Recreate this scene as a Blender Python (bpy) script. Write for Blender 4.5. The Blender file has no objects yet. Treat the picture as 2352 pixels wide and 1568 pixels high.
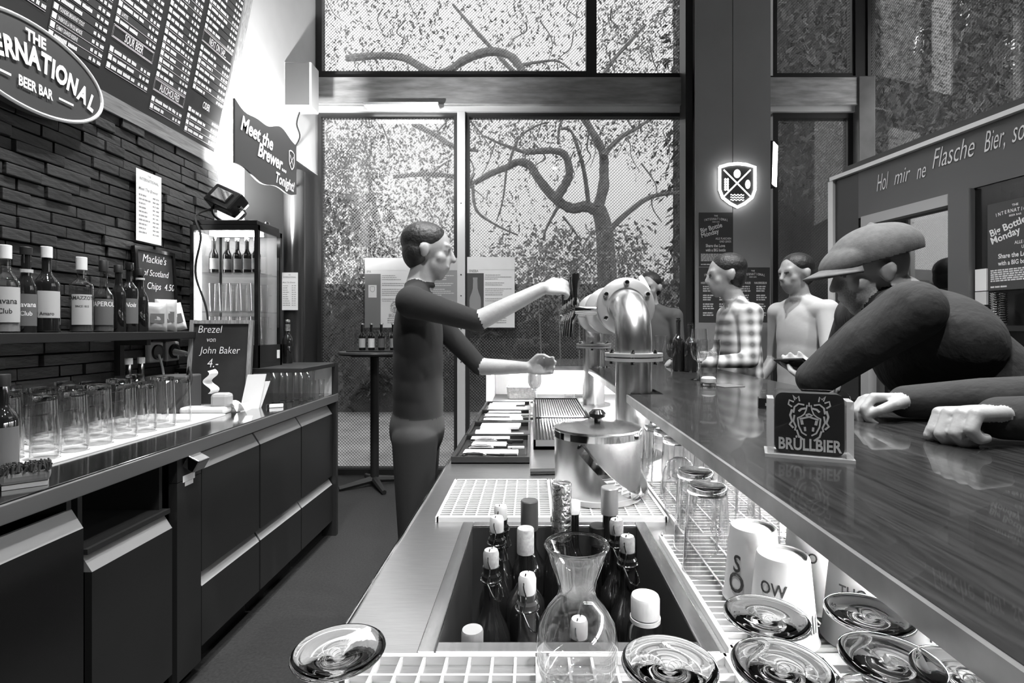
import bpy, bmesh, math, random
import numpy as np
from mathutils import Vector, Matrix, Euler, Quaternion

random.seed(7)
scene = bpy.context.scene
COL = scene.collection

# ------------------------------------------------------------------ camera
CAMZ = 1.38
F = 1200.0
cam_d = bpy.data.cameras.new('camera')
cam_d.sensor_width = 36.0
cam_d.lens = 36.0 * F / 2352.0
cam_d.shift_x = -(1222 - 1176) / 2352.0
cam_d.shift_y = -(784 - 755) / 2352.0
cam_d.clip_start = 0.02
cam = bpy.data.objects.new('camera', cam_d)
COL.objects.link(cam)
cam.location = (0, 0, CAMZ)
cam.rotation_euler = (math.pi / 2, 0, 0)
scene.camera = cam

# ------------------------------------------------------------------ world, exposure
world = bpy.data.worlds.new('world')
scene.world = world
world.use_nodes = True
world.node_tree.nodes['Background'].inputs[0].default_value = (1, 1, 1, 1)
world.node_tree.nodes['Background'].inputs[1].default_value = 1.75
vs = scene.view_settings
vs.view_transform = 'Standard'
vs.look = 'None'
vs.exposure = 0.5
vs.gamma = 1.0
vs.use_curve_mapping = False
scene.cycles.transparent_max_bounces = 16
scene.cycles.max_bounces = 5
scene.cycles.diffuse_bounces = 2
scene.cycles.glossy_bounces = 3
scene.cycles.transmission_bounces = 6
scene.cycles.use_adaptive_sampling = True
scene.cycles.adaptive_threshold = 0.12
scene.cycles.use_light_tree = False
scene.cycles.sample_clamp_indirect = 4.0

# strengths of the lamps, seen and added (watts); each lamp is built with its fixture below
CEIL_W = 37.0
FLOOD_W = 95.0
LED_BAR = 105.0
LED_FRIDGE = 14.0


def P(x, y, Y):
    """pixel of the 2352x1568 photograph -> point at distance Y"""
    return Vector(((x - 1222) * Y / F, Y, CAMZ - (y - 755) * Y / F))


def onZ(x, y, z):
    return P(x, y, F * (CAMZ - z) / (y - 755))


def onX(x, y, X):
    return P(x, y, X * F / (x - 1222))


# ------------------------------------------------------------------ materials
MATS = {}


def nodes_of(m):
    return m.node_tree.nodes, m.node_tree.links


def mat(name, g, rough=0.5, metal=0.0, spec=0.5, noise=0.0, nscale=20.0, stretch=None, bump=0.0, bscale=60.0,
        emit=0.0, coat=0.0, rnd=0.0):
    if name in MATS:
        return MATS[name]
    m = bpy.data.materials.new(name)
    m.use_nodes = True
    N, L = nodes_of(m)
    b = N['Principled BSDF']
    b.inputs['Base Color'].default_value = (g, g, g, 1)
    b.inputs['Roughness'].default_value = rough
    b.inputs['Metallic'].default_value = metal
    b.inputs['Specular IOR Level'].default_value = spec
    b.inputs['Coat Weight'].default_value = coat
    if emit:
        b.inputs['Emission Color'].default_value = (1, 1, 1, 1)
        b.inputs['Emission Strength'].default_value = emit
    vec = None
    if noise or bump:
        tc = N.new('ShaderNodeTexCoord')
        mp = N.new('ShaderNodeMapping')
        L.new(tc.outputs['Object'], mp.inputs[0])
        if stretch:
            mp.inputs['Scale'].default_value = stretch
        vec = mp.outputs[0]
    col = None
    if noise:
        nt = N.new('ShaderNodeTexNoise')
        nt.inputs['Scale'].default_value = nscale
        nt.inputs['Detail'].default_value = 5
        L.new(vec, nt.inputs['Vector'])
        mr = N.new('ShaderNodeMapRange')
        mr.inputs['From Min'].default_value = 0.25
        mr.inputs['From Max'].default_value = 0.75
        mr.inputs['To Min'].default_value = max(0, g * (1 - noise))
        mr.inputs['To Max'].default_value = min(1, g * (1 + noise))
        L.new(nt.outputs['Fac'], mr.inputs['Value'])
        col = mr.outputs[0]
    if rnd:
        oi = N.new('ShaderNodeObjectInfo')
        mr2 = N.new('ShaderNodeMapRange')
        mr2.inputs['To Min'].default_value = 1 - rnd
        mr2.inputs['To Max'].default_value = 1 + rnd
        L.new(oi.outputs['Random'], mr2.inputs['Value'])
        mu = N.new('ShaderNodeMath')
        mu.operation = 'MULTIPLY'
        if col is None:
            mu.inputs[0].default_value = g
        else:
            L.new(col, mu.inputs[0])
        L.new(mr2.outputs[0], mu.inputs[1])
        col = mu.outputs[0]
    if col is not None:
        L.new(col, b.inputs['Base Color'])
    if bump:
        n2 = N.new('ShaderNodeTexNoise')
        n2.inputs['Scale'].default_value = bscale
        n2.inputs['Detail'].default_value = 4
        L.new(vec, n2.inputs['Vector'])
        bp = N.new('ShaderNodeBump')
        bp.inputs['Strength'].default_value = bump
        bp.inputs['Distance'].default_value = 0.01
        L.new(n2.outputs['Fac'], bp.inputs['Height'])
        L.new(bp.outputs[0], b.inputs['Normal'])
    MATS[name] = m
    return m


def emis(name, s):
    if name in MATS:
        return MATS[name]
    m = bpy.data.materials.new(name)
    m.use_nodes = True
    N, L = nodes_of(m)
    N.clear()
    o = N.new('ShaderNodeOutputMaterial')
    e = N.new('ShaderNodeEmission')
    e.inputs[1].default_value = s
    L.new(e.outputs[0], o.inputs[0])
    MATS[name] = m
    return m


def glass_thin(name, tint=0.96, rough=0.03, edge=0.75, base=0.05, power=2.5, film=0.0):
    """thin walled glass: clear straight on, mirror like towards the rims"""
    if name in MATS:
        return MATS[name]
    m = bpy.data.materials.new(name)
    m.use_nodes = True
    N, L = nodes_of(m)
    N.clear()
    o = N.new('ShaderNodeOutputMaterial')
    lw = N.new('ShaderNodeLayerWeight')
    lw.inputs['Blend'].default_value = 0.5
    pw = N.new('ShaderNodeMath'); pw.operation = 'POWER'; pw.inputs[1].default_value = power
    L.new(lw.outputs['Facing'], pw.inputs[0])
    mr = N.new('ShaderNodeMapRange')
    mr.inputs['To Min'].default_value = base
    mr.inputs['To Max'].default_value = edge
    L.new(pw.outputs[0], mr.inputs['Value'])
    t = N.new('ShaderNodeBsdfTransparent')
    t.inputs[0].default_value = (tint, tint, tint, 1)
    gl = N.new('ShaderNodeBsdfGlossy')
    gl.inputs['Color'].default_value = (0.95, 0.95, 0.95, 1)
    gl.inputs['Roughness'].default_value = rough
    mx = N.new('ShaderNodeMixShader')
    L.new(mr.outputs[0], mx.inputs[0])
    L.new(t.outputs[0], mx.inputs[1])
    L.new(gl.outputs[0], mx.inputs[2])
    last = mx.outputs[0]
    if film:
        # perforated window film: a diagonal grid of dark dots
        tc = N.new('ShaderNodeTexCoord')
        sx = N.new('ShaderNodeSeparateXYZ')
        L.new(tc.outputs['Object'], sx.inputs[0])
        k = 2 * math.pi / 0.030

        def comb(op, a, b_):
            n = N.new('ShaderNodeMath'); n.operation = op
            L.new(a, n.inputs[0])
            if isinstance(b_, float):
                n.inputs[1].default_value = b_
            else:
                L.new(b_, n.inputs[1])
            return n.outputs[0]
        hsum = comb('ADD', sx.outputs['X'], sx.outputs['Y'])
        a = comb('ADD', hsum, sx.outputs['Z'])
        c = comb('SUBTRACT', hsum, sx.outputs['Z'])
        sa = N.new('ShaderNodeMath'); sa.operation = 'SINE'; L.new(comb('MULTIPLY', a, k), sa.inputs[0])
        sc = N.new('ShaderNodeMath'); sc.operation = 'SINE'; L.new(comb('MULTIPLY', c, k), sc.inputs[0])
        s = comb('ADD', sa.outputs[0], sc.outputs[0])
        mr2 = N.new('ShaderNodeMapRange')
        mr2.inputs['From Min'].default_value = 0.1
        mr2.inputs['From Max'].default_value = 0.5
        mr2.inputs['To Max'].default_value = film
        L.new(s, mr2.inputs['Value'])
        d = N.new('ShaderNodeBsdfDiffuse')
        d.inputs[0].default_value = (0.2, 0.2, 0.2, 1)
        mx2 = N.new('ShaderNodeMixShader')
        L.new(mr2.outputs[0], mx2.inputs[0])
        L.new(last, mx2.inputs[1])
        L.new(d.outputs[0], mx2.inputs[2])
        last = mx2.outputs[0]
    L.new(last, o.inputs[0])
    MATS[name] = m
    return m


def glass_solid(name, ior=1.45, tint=1.0, rough=0.0):
    if name in MATS:
        return MATS[name]
    m = bpy.data.materials.new(name)
    m.use_nodes = True
    N, L = nodes_of(m)
    N.clear()
    o = N.new('ShaderNodeOutputMaterial')
    g = N.new('ShaderNodeBsdfGlass')
    g.inputs['Color'].default_value = (tint, tint, tint, 1)
    g.inputs['IOR'].default_value = ior
    g.inputs['Roughness'].default_value = rough
    L.new(g.outputs[0], o.inputs[0])
    MATS[name] = m
    return m


def wood(name, dark, light, rough=0.25, axis=1, scale=6.0, coat=0.3):
    if name in MATS:
        return MATS[name]
    m = mat(name, light, rough, coat=coat)
    N, L = nodes_of(m)
    b = N['Principled BSDF']
    tc = N.new('ShaderNodeTexCoord')
    mp = N.new('ShaderNodeMapping')
    st = [1, 1, 1]
    st = [14.0, 14.0, 14.0]
    st[axis] = 0.9
    mp.inputs['Scale'].default_value = st
    L.new(tc.outputs['Object'], mp.inputs[0])
    nt = N.new('ShaderNodeTexNoise')
    nt.inputs['Scale'].default_value = scale
    nt.inputs['Detail'].default_value = 8
    nt.inputs['Distortion'].default_value = 1.2
    L.new(mp.outputs[0], nt.inputs['Vector'])
    cr = N.new('ShaderNodeValToRGB')
    cr.color_ramp.elements[0].position = 0.3
    cr.color_ramp.elements[0].color = (dark, dark, dark, 1)
    cr.color_ramp.elements[1].position = 0.7
    cr.color_ramp.elements[1].color = (light, light, light, 1)
    L.new(nt.outputs['Fac'], cr.inputs[0])
    L.new(cr.outputs[0], b.inputs['Base Color'])
    bp = N.new('ShaderNodeBump')
    bp.inputs['Strength'].default_value = 0.08
    bp.inputs['Distance'].default_value = 0.004
    L.new(nt.outputs['Fac'], bp.inputs['Height'])
    L.new(bp.outputs[0], b.inputs['Normal'])
    return m


M_white = mat('plaster white', 0.82, 0.8, noise=0.06, nscale=3, bump=0.05, bscale=30)
M_black = mat('black matt', 0.010, 0.55)
M_blackgl = mat('black gloss', 0.012, 0.15)
M_frame = mat('window frame dark', 0.03, 0.35)
M_steel = mat('brushed steel', 0.7, 0.31, 1.0, noise=0.12, nscale=30, stretch=(1, 40, 1), bump=0.03, bscale=200)
M_steelx = mat('brushed steel across', 0.6, 0.25, 1.0, noise=0.14, nscale=8, stretch=(30, 1, 1), bump=0.02, bscale=120)
M_chrome = mat('polished steel', 0.75, 0.08, 1.0)
M_pipe = mat('satin steel pipe', 0.82, 0.27, 1.0)
M_alu = mat('bright aluminium', 0.85, 0.4, 0.3)
M_beam = mat('steel beam', 0.55, 0.36, 0.55, noise=0.35, nscale=5, stretch=(1, 1, 6))
M_cab = mat('dark cabinet laminate', 0.02, 0.38, noise=0.1, nscale=4)
M_cablip = mat('steel handle lip', 0.42, 0.42, 0.4)
M_dark = mat('dark interior', 0.01, 0.8)
M_bar = wood('dark varnished bar wood', 0.008, 0.034, 0.26, axis=1, coat=0.4)
M_baredge = mat('bar metal edge', 0.42, 0.35, 0.75, noise=0.3, nscale=12)
M_woodframe = wood('grey wood', 0.16, 0.34, 0.6, axis=1, coat=0)
M_woodframez = wood('grey wood upright', 0.16, 0.34, 0.6, axis=2, coat=0)
M_brick = mat('dark stone brick', 0.03, 0.42, noise=0.45, nscale=9, stretch=(1, 1, 3), bump=0.35, bscale=25, rnd=0.35)
M_mortar = mat('dark mortar', 0.012, 0.9)
M_floor = mat('dark floor', 0.009, 0.75, noise=0.8, nscale=90, bump=0.1, bscale=90)
M_board = mat('menu board black', 0.022, 0.5)
M_panelb = mat('menu slat', 0.045, 0.5)
M_print = mat('white print', 0.85, 0.6)
M_printg = mat('grey print', 0.3, 0.6)
M_printd = mat('dark print', 0.03, 0.6)
M_paper = mat('paper white', 0.8, 0.7, noise=0.04, nscale=6)
M_greyp = mat('poster grey', 0.3, 0.4)
M_greyd = mat('poster dark grey', 0.09, 0.4)
M_chalkb = mat('chalkboard', 0.022, 0.6, noise=0.5, nscale=5)
M_chalk = mat('chalk', 0.85, 0.9)
M_plastic = mat('white plastic', 0.66, 0.35)
M_plasticg = mat('grey plastic', 0.33, 0.4)
M_plasticl = mat('pale plastic', 0.62, 0.4)
M_column = mat('grey cladding', 0.3, 0.45, noise=0.08, nscale=2)
M_glass = glass_thin('clear glass', 0.975, 0.03, 0.95, 0.07, 1.5)
M_glasst = glass_thin('clear thin glass', 0.95, 0.02, 0.8, 0.06, 2.0)
M_glassr = glass_solid('refracting glass')
M_pane = glass_thin('window pane with dotted film', 0.93, 0.015, 0.5, 0.05, 3.0, film=0.5)
M_pane2 = glass_thin('plain glass pane', 0.9, 0.02, 0.5, 0.07, 3.0)
M_mirror = glass_thin('dark door glass', 0.35, 0.02, 0.7, 0.22, 2.0)
M_bottle = mat('dark bottle glass', 0.012, 0.06, spec=0.8, coat=0.5)
M_bottleg = mat('mid bottle glass', 0.06, 0.06, spec=0.8, coat=0.5)
M_bottlec = glass_thin('clear bottle glass', 0.8, 0.02, 0.8, 0.08, 2.0)
M_beer = mat('pale beer', 0.42, 0.1, spec=0.5)
M_foam = mat('beer foam', 0.8, 0.8)
M_label = mat('paper label', 0.48, 0.6)
M_labeld = mat('dark label', 0.12, 0.6)
M_foil = mat('foil', 0.7, 0.25, 1.0, bump=0.6, bscale=90)
M_cork = mat('cork', 0.33, 0.8, noise=0.3, nscale=150)
M_cup = mat('paper cup', 0.6, 0.5)
M_skin = mat('skin', 0.32, 0.5, noise=0.08, nscale=40, bump=0.06, bscale=160)
M_sweater = mat('charcoal sweater', 0.02, 0.9, noise=0.3, nscale=6, bump=1.0, bscale=11, stretch=(1, 2.2, 1))
M_capcloth = mat('grey cap cloth', 0.085, 0.85, noise=0.2, nscale=60, bump=0.1, bscale=200)
M_hair = mat('dark hair', 0.015, 0.5, bump=0.5, bscale=60)
M_shirt = mat('pale shirt', 0.5, 0.85, bump=0.3, bscale=10)
M_jeans = mat('dark trousers', 0.03, 0.85)
M_bark = mat('bark', 0.2, 0.9, noise=0.4, nscale=20, bump=0.5, bscale=30)
M_leaf = mat('leaves', 0.22, 0.7)
M_leafd = mat('dark leaves', 0.035, 0.8)
M_house = mat('pale house wall', 0.85, 0.9, noise=0.08, nscale=0.4)
M_ground = mat('asphalt', 0.3, 0.9, noise=0.3, nscale=3)
M_led = emis('led light', LED_BAR)
M_ledf = emis('fridge led', LED_FRIDGE)
M_neon = emis('white neon', 5.0)
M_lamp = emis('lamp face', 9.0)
M_bulb = emis('spot bulb', 25.0)


def plaid_mat():
    m = mat('checked shirt', 0.4, 0.85)
    N, L = nodes_of(m)
    tc = N.new('ShaderNodeTexCoord')
    sx = N.new('ShaderNodeSeparateXYZ')
    L.new(tc.outputs['Object'], sx.inputs[0])
    outs = []
    for ax in ('X', 'Y', 'Z'):
        a = N.new('ShaderNodeMath'); a.operation = 'MULTIPLY'; a.inputs[1].default_value = 110.0
        L.new(sx.outputs[ax], a.inputs[0])
        s = N.new('ShaderNodeMath'); s.operation = 'SINE'
        L.new(a.outputs[0], s.inputs[0])
        outs.append(s.outputs[0])
    ad = N.new('ShaderNodeMath'); ad.operation = 'ADD'
    L.new(outs[0], ad.inputs[0]); L.new(outs[2], ad.inputs[1])
    mr = N.new('ShaderNodeMapRange')
    mr.inputs['From Min'].default_value = -1.6
    mr.inputs['From Max'].default_value = 1.6
    mr.inputs['To Min'].default_value = 0.12
    mr.inputs['To Max'].default_value = 0.75
    L.new(ad.outputs[0], mr.inputs['Value'])
    L.new(mr.outputs[0], N['Principled BSDF'].inputs['Base Color'])
    return m


M_plaid = plaid_mat()


def ghost(name, g, alpha):
    m = mat(name, g, 0.85)
    m.node_tree.nodes['Principled BSDF'].inputs['Alpha'].default_value = alpha
    return m


# ------------------------------------------------------------------ mesh helpers
def world_off(o):
    v = Vector((0, 0, 0))
    while o is not None:
        v += o.location
        o = o.parent
    return v


class MB:
    """collects geometry in world coordinates; build() links it as one mesh object"""

    def __init__(self):
        self.v = []
        self.f = []

    def add(self, vs, fs):
        n = len(self.v)
        self.v.extend([tuple(p) for p in vs])
        self.f.extend([tuple(i + n for i in f) for f in fs])
        return self

    def box(self, c, s, rot=None, bevel=0.0):
        hx, hy, hz = s[0] / 2, s[1] / 2, s[2] / 2
        c = Vector(c)
        if bevel > 0:
            b = min(bevel, hx * .9, hy * .9, hz * .9)
            bm = bmesh.new()
            bmesh.ops.create_cube(bm, size=1)
            for v in bm.verts:
                v.co = Vector((v.co.x * s[0], v.co.y * s[1], v.co.z * s[2]))
            bmesh.ops.bevel(bm, geom=bm.edges[:], offset=b, segments=2, affect='EDGES', profile=0.5)
            bm.verts.index_update()
            vs = [v.co.copy() for v in bm.verts]
            fs = [[v.index for v in f.verts] for f in bm.faces]
            bm.free()
        else:
            vs = [Vector((x, y, z)) for z in (-hz, hz) for y in (-hy, hy) for x in (-hx, hx)]
            fs = [(0, 2, 3, 1), (4, 5, 7, 6), (0, 1, 5, 4), (2, 6, 7, 3), (0, 4, 6, 2), (1, 3, 7, 5)]
        if rot is not None:
            R = rot if isinstance(rot, Matrix) else Euler(rot).to_matrix()
            vs = [R @ v for v in vs]
        return self.add([v + c for v in vs], fs)

    def span(self, a, b, bevel=0.0):
        a, b = Vector(a), Vector(b)
        return self.box((a + b) / 2, [abs(x) for x in (b - a)], bevel=bevel)

    def lathe(self, prof, c=(0, 0, 0), seg=32, axis=None, closed=False):
        """profile of (r, z), revolved around z through c (or a Matrix frame)"""
        R = axis if axis is not None else Matrix.Identity(3)
        c = Vector(c)
        vs, fs, rings = [], [], []
        for r, z in prof:
            if r < 1e-6:
                rings.append([len(vs)])
                vs.append(c + R @ Vector((0, 0, z)))
            else:
                ids = []
                for k in range(seg):
                    a = 2 * math.pi * k / seg
                    ids.append(len(vs))
                    vs.append(c + R @ Vector((r * math.cos(a), r * math.sin(a), z)))
                rings.append(ids)
        pairs = list(zip(rings[:-1], rings[1:]))
        if closed:
            pairs.append((rings[-1], rings[0]))
        for A, B in pairs:
            if len(A) == 1 and len(B) == 1:
                continue
            for k in range(seg):
                k2 = (k + 1) % seg
                if len(A) == 1:
                    fs.append((A[0], B[k2], B[k]))
                elif len(B) == 1:
                    fs.append((A[k], A[k2], B[0]))
                else:
                    fs.append((A[k], A[k2], B[k2], B[k]))
        return self.add(vs, fs)

    def tube(self, pts, rad, seg=10, caps=True):
        pts = [Vector(p) for p in pts]
        n = len(pts)
        rads = rad if isinstance(rad, (list, tuple)) else [rad] * n
        vs, fs = [], []
        t0 = (pts[1] - pts[0]).normalized()
        up = Vector((0, 0, 1)) if abs(t0.z) < 0.9 else Vector((1, 0, 0))
        nrm = (up - t0 * up.dot(t0)).normalized()
        for i, p in enumerate(pts):
            t = (pts[min(i + 1, n - 1)] - pts[max(i - 1, 0)]).normalized()
            nrm = (nrm - t * nrm.dot(t))
            if nrm.length < 1e-6:
                nrm = t.orthogonal()
            nrm.normalize()
            bi = t.cross(nrm)
            for k in range(seg):
                a = 2 * math.pi * k / seg
                vs.append(p + (nrm * math.cos(a) + bi * math.sin(a)) * rads[i])
        for i in range(n - 1):
            for k in range(seg):
                k2 = (k + 1) % seg
                fs.append((i * seg + k, i * seg + k2, (i + 1) * seg + k2, (i + 1) * seg + k))
        if caps:
            fs.append(tuple(range(seg - 1, -1, -1)))
            fs.append(tuple((n - 1) * seg + k for k in range(seg)))
        return self.add(vs, fs)

    def ribbon(self, pts, w, h, side):
        """flat bar of width w (along side) and thickness h following pts"""
        pts = [Vector(p) for p in pts]
        side = Vector(side)
        n = len(pts)
        vs, fs = [], []
        for i, p in enumerate(pts):
            t = (pts[min(i + 1, n - 1)] - pts[max(i - 1, 0)]).normalized()
            s = (side - t * side.dot(t)).normalized()
            u = t.cross(s)
            for a, b in ((-1, -1), (1, -1), (1, 1), (-1, 1)):
                vs.append(p + s * (w / 2 * a) + u * (h / 2 * b))
        for i in range(n - 1):
            for k in range(4):
                k2 = (k + 1) % 4
                fs.append((i * 4 + k, i * 4 + k2, i * 4 + 4 + k2, i * 4 + 4 + k))
        fs.append((3, 2, 1, 0))
        fs.append(tuple((n - 1) * 4 + k for k in range(4)))
        return self.add(vs, fs)

    def prism(self, poly, fr, d0, d1):
        """polygon of 2-D points in frame fr, extruded from depth d0 to d1 along the frame normal"""
        n = len(poly)
        vs = [fr(x, y, d0) for x, y in poly] + [fr(x, y, d1) for x, y in poly]
        fs = [tuple(range(n - 1, -1, -1)), tuple(range(n, 2 * n))]
        for k in range(n):
            k2 = (k + 1) % n
            fs.append((k, k2, n + k2, n + k))
        return self.add(vs, fs)

    def stroke(self, pts, w, fr, d=0.0006, h=0.0005, closed=False):
        """drawn line of width w on a frame"""
        pts = [Vector((p[0], p[1])) for p in pts]
        if closed:
            pts = pts + [pts[0]]
        n = len(pts)
        L_, R_ = [], []
        for i, p in enumerate(pts):
            a = pts[max(i - 1, 0)]
            b = pts[min(i + 1, n - 1)]
            if closed and i in (0, n - 1):
                a, b = pts[n - 2], pts[1]
            t = (b - a)
            if t.length < 1e-9:
                t = Vector((1, 0))
            t.normalize()
            nn = Vector((-t.y, t.x)) * (w / 2)
            L_.append(p + nn)
            R_.append(p - nn)
        vs = [fr(p.x, p.y, d + h) for p in R_] + [fr(p.x, p.y, d + h) for p in L_]
        fs = [(i, i + 1, n + i + 1, n + i) for i in range(n - 1)]
        return self.add(vs, fs)

    def build(self, name, m, parent=None, smooth=False, angle=35):
        off = world_off(parent)
        me = bpy.data.meshes.new(name)
        me.from_pydata([(p[0] - off.x, p[1] - off.y, p[2] - off.z) for p in self.v], [], self.f)
        me.materials.append(m)
        if smooth:
            bm = bmesh.new()
            bm.from_mesh(me)
            bmesh.ops.recalc_face_normals(bm, faces=bm.faces[:])
            bm.to_mesh(me)
            bm.free()
            me.polygons.foreach_set('use_smooth', [True] * len(me.polygons))
            me.set_sharp_from_angle(angle=math.radians(angle))
        me.update()
        o = bpy.data.objects.new(name, me)
        COL.objects.link(o)
        o.parent = parent
        if name in ('print', 'lettering', 'ruled_lines', 'chalk_writing', 'chalk_lettering', 'emblem', 'crest'):
            o['kind'] = 'stuff'
        return o


class Frame:
    """2-D drawing plane: fr(x, y, depth) -> world point"""

    def __init__(self, o, x, y):
        self.o = Vector(o)
        self.x = Vector(x).normalized()
        self.y = Vector(y).normalized()
        self.n = self.x.cross(self.y)

    def __call__(self, x, y, d=0.0):
        return self.o + self.x * x + self.y * y + self.n * d

    def sub(self, x, y, ang=0.0, d=0.0):
        c, s = math.cos(ang), math.sin(ang)
        return Frame(self(x, y, d), self.x * c + self.y * s, self.y * c - self.x * s)


def thing(name, label, cat, loc=(0, 0, 0), group=None):
    o = bpy.data.objects.new(name, None)
    COL.objects.link(o)
    o.location = loc
    o.empty_display_size = 0.05
    return tag(o, label, cat, group)


def tag(o, label, cat, group=None):
    o['label'] = label
    o['category'] = cat
    if group:
        o['group'] = group
    return o


def struct(o, label=None):
    o['kind'] = 'structure'
    if label:
        o['label'] = label
    return o


def dup(root, loc, label=None, rotz=None, scale=None):
    r = root.copy()
    COL.objects.link(r)
    r.location = loc
    if rotz is not None:
        r.rotation_euler = (0, 0, rotz)
    if scale:
        r.scale = (scale, scale, scale)
    if label:
        r['label'] = label
    for ch in list(root.children):
        c = ch.copy()
        COL.objects.link(c)
        c.parent = r
        for g in ch.children:
            d = g.copy()
            COL.objects.link(d)
            d.parent = c
    return r


TXT = {}


def text_geo(s, size=1.0, align='LEFT', bold=0.0, shear=0.0, sx=1.0, space=1.0):
    key = (s, align, bold, shear, space)
    if key not in TXT:
        cu = bpy.data.curves.new('t', 'FONT')
        cu.body = s
        cu.size = 1.0
        cu.align_x = align
        cu.offset = bold
        cu.shear = shear
        cu.space_character = space
        cu.resolution_u = 3
        ob = bpy.data.objects.new('t', cu)
        COL.objects.link(ob)
        me = ob.to_mesh()
        vs = [(v.co.x, v.co.y) for v in me.vertices]
        fs = [tuple(p.vertices) for p in me.polygons]
        ob.to_mesh_clear()
        bpy.data.objects.remove(ob)
        bpy.data.curves.remove(cu)
        TXT[key] = (vs, fs)
    vs, fs = TXT[key]
    return [(x * size * sx, y * size) for x, y in vs], fs


def text(mb, s, fr, x, y, size, align='LEFT', bold=0.0, shear=0.0, sx=1.0, d=0.0012, ang=0.0, space=1.0):
    vs, fs = text_geo(s, size, align, bold, shear, sx, space)
    c, n = math.cos(ang), math.sin(ang)
    mb.add([fr(x + px_ * c - py_ * n, y + px_ * n + py_ * c, d) for px_, py_ in vs], fs)


def text_fit(mb, s, fr, x0, x1, y, size, bold=0.0, shear=0.0, d=0.0012):
    """text stretched to run from x0 to x1"""
    vs, fs = text_geo(s, 1.0, 'LEFT', bold, shear)
    a, b = min(v[0] for v in vs), max(v[0] for v in vs)
    k = (x1 - x0) / (b - a)
    mb.add([fr(x0 + (px_ - a) * k, y + py_ * size, d) for px_, py_ in vs], fs)


def scribble(mb, fr, x, y, w, h, rnd, d=0.0012, fill=0.8):
    """an unreadable printed word line: narrow upright marks grouped as words"""
    cx = x
    lw = h * 0.42
    while cx < x + w:
        word = rnd.randint(3, 8)
        for _ in range(word):
            if cx > x + w:
                break
            hh = h * rnd.uniform(0.85, 1.0)
            mb.add([fr(cx, y, d), fr(cx + lw * fill, y, d), fr(cx + lw * fill, y + hh, d), fr(cx, y + hh, d)], [(0, 1, 2, 3)])
            if rnd.random() < .6:
                pass
            cx += lw
        cx += lw * 0.9


def ellipse(cx, cy, a, b, n=40, t0=0.0, t1=2 * math.pi):
    full = abs(t1 - t0 - 2 * math.pi) < 1e-6
    m = n if full else n - 1
    return [(cx + a * math.cos(t0 + (t1 - t0) * k / m), cy + b * math.sin(t0 + (t1 - t0) * k / m)) for k in range(n)]


def catmull(pts, k=6):
    pts = [Vector(p) for p in pts]
    out = []
    n = len(pts)
    for i in range(n - 1):
        p0, p1, p2, p3 = pts[max(i - 1, 0)], pts[i], pts[i + 1], pts[min(i + 2, n - 1)]
        for j in range(k):
            t = j / k
            out.append(0.5 * ((2 * p1) + (p2 - p0) * t + (2 * p0 - 5 * p1 + 4 * p2 - p3) * t * t + (3 * p1 - p0 - 3 * p2 + p3) * t ** 3))
    out.append(pts[-1])
    return out


FACE = lambda o: Frame(o, (1, 0, 0), (0, 0, 1))          # faces the camera side (-Y)
WALLL = lambda o: Frame(o, (0, 1, 0), (0, 0, 1))         # on the left wall, faces +X

# ================================================================== THE SETTING
XW = -2.06        # left wall
YF = 5.0          # window front
ZC = 0.95         # worktop height
ZB = 1.165        # bar top height

struct(MB().span((-2.4, -2.3, -0.06), (4.6, 5.06, 0.0)).build('floor', M_floor), 'dark speckled floor behind and before the bar')
struct(MB().span((-2.4, -2.3, 4.95), (4.6, 5.1, 5.05)).build('ceiling', mat('ceiling dark', 0.12, 0.8)), 'dark high ceiling of the bar')
struct(MB().span((-2.4, -2.4, 0), (4.6, -2.3, 4.95)).build('wall_back', mat('wall dark', 0.1, 0.7)), 'dark wall behind the bar counter end')

# left wall: mortar bed with individual stone bricks, white plaster bulkhead, dark lower panel
wl = struct(MB().span((XW - 0.2, -2.3, 0), (XW - 0.02, 3.42, 4.95)).build('wall_left', M_mortar), 'dark brick wall with a white plastered end')
MB().span((XW - 0.2, 3.42, 2.86), (XW, 5.1, 4.95)).build('plaster', M_white, wl)
MB().span((XW - 0.2, 3.42, 2.02), (XW, 3.74, 2.86)).build('plaster', M_white, wl)
MB().span((XW - 0.2, 3.42, 0), (XW, 3.74, 2.02)).build('dark_panel', M_frame, wl)
MB().span((XW - 0.2, 3.74, 0), (XW - 0.01, 5.1, 2.86)).build('dark_panel', M_frame, wl)
MB().span((XW - 0.2, -2.3, 2.45), (XW, 3.42, 4.95)).build('plaster', mat('wall grey', 0.2, 0.8), wl)
rb = random.Random(3)
bm_ = {}
H_BR, z, row = 0.0505, 0.97, 0
nb = 0
while z < 2.47:
    y = 1.58 + rb.uniform(0, 0.14)
    while y < 3.40:
        L_ = rb.choice((0.12, 0.15, 0.19, 0.22, 0.25))
        y2 = min(y + L_, 3.415)
        if y2 - y > 0.05:
            key = round(y2 - y, 3)
            if key not in bm_:
                mb = MB()
                mb.box((0, 0, 0), (0.035, y2 - y - 0.006, H_BR - 0.005), bevel=0.003)
                o = mb.build('brick', M_brick, wl)
                bm_[key] = o.data
            else:
                o = bpy.data.objects.new('brick', bm_[key])
                COL.objects.link(o)
                o.parent = wl
            o.location = (XW - 0.012 + rb.choice((0, 0, 0.004, 0.008, 0.014)), (y + y2) / 2, z + H_BR / 2)
            o.rotation_euler = (rb.uniform(-.006, .006), 0, rb.uniform(-.02, .02))
            nb += 1
        y = y2
    z += H_BR
    row += 1

# right wall far behind, closing the room
struct(MB().span((4.5, -2.3, 0), (4.6, 1.5, 4.95)).build('wall_right', mat('wall dark', 0.1, 0.7)), 'dark side wall beyond the glass front')

# ---- window front
SC = YF / F


def wx(x):
    return (x - 1222) * SC


def wz(y):
    return CAMZ + (755 - y) * SC


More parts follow.
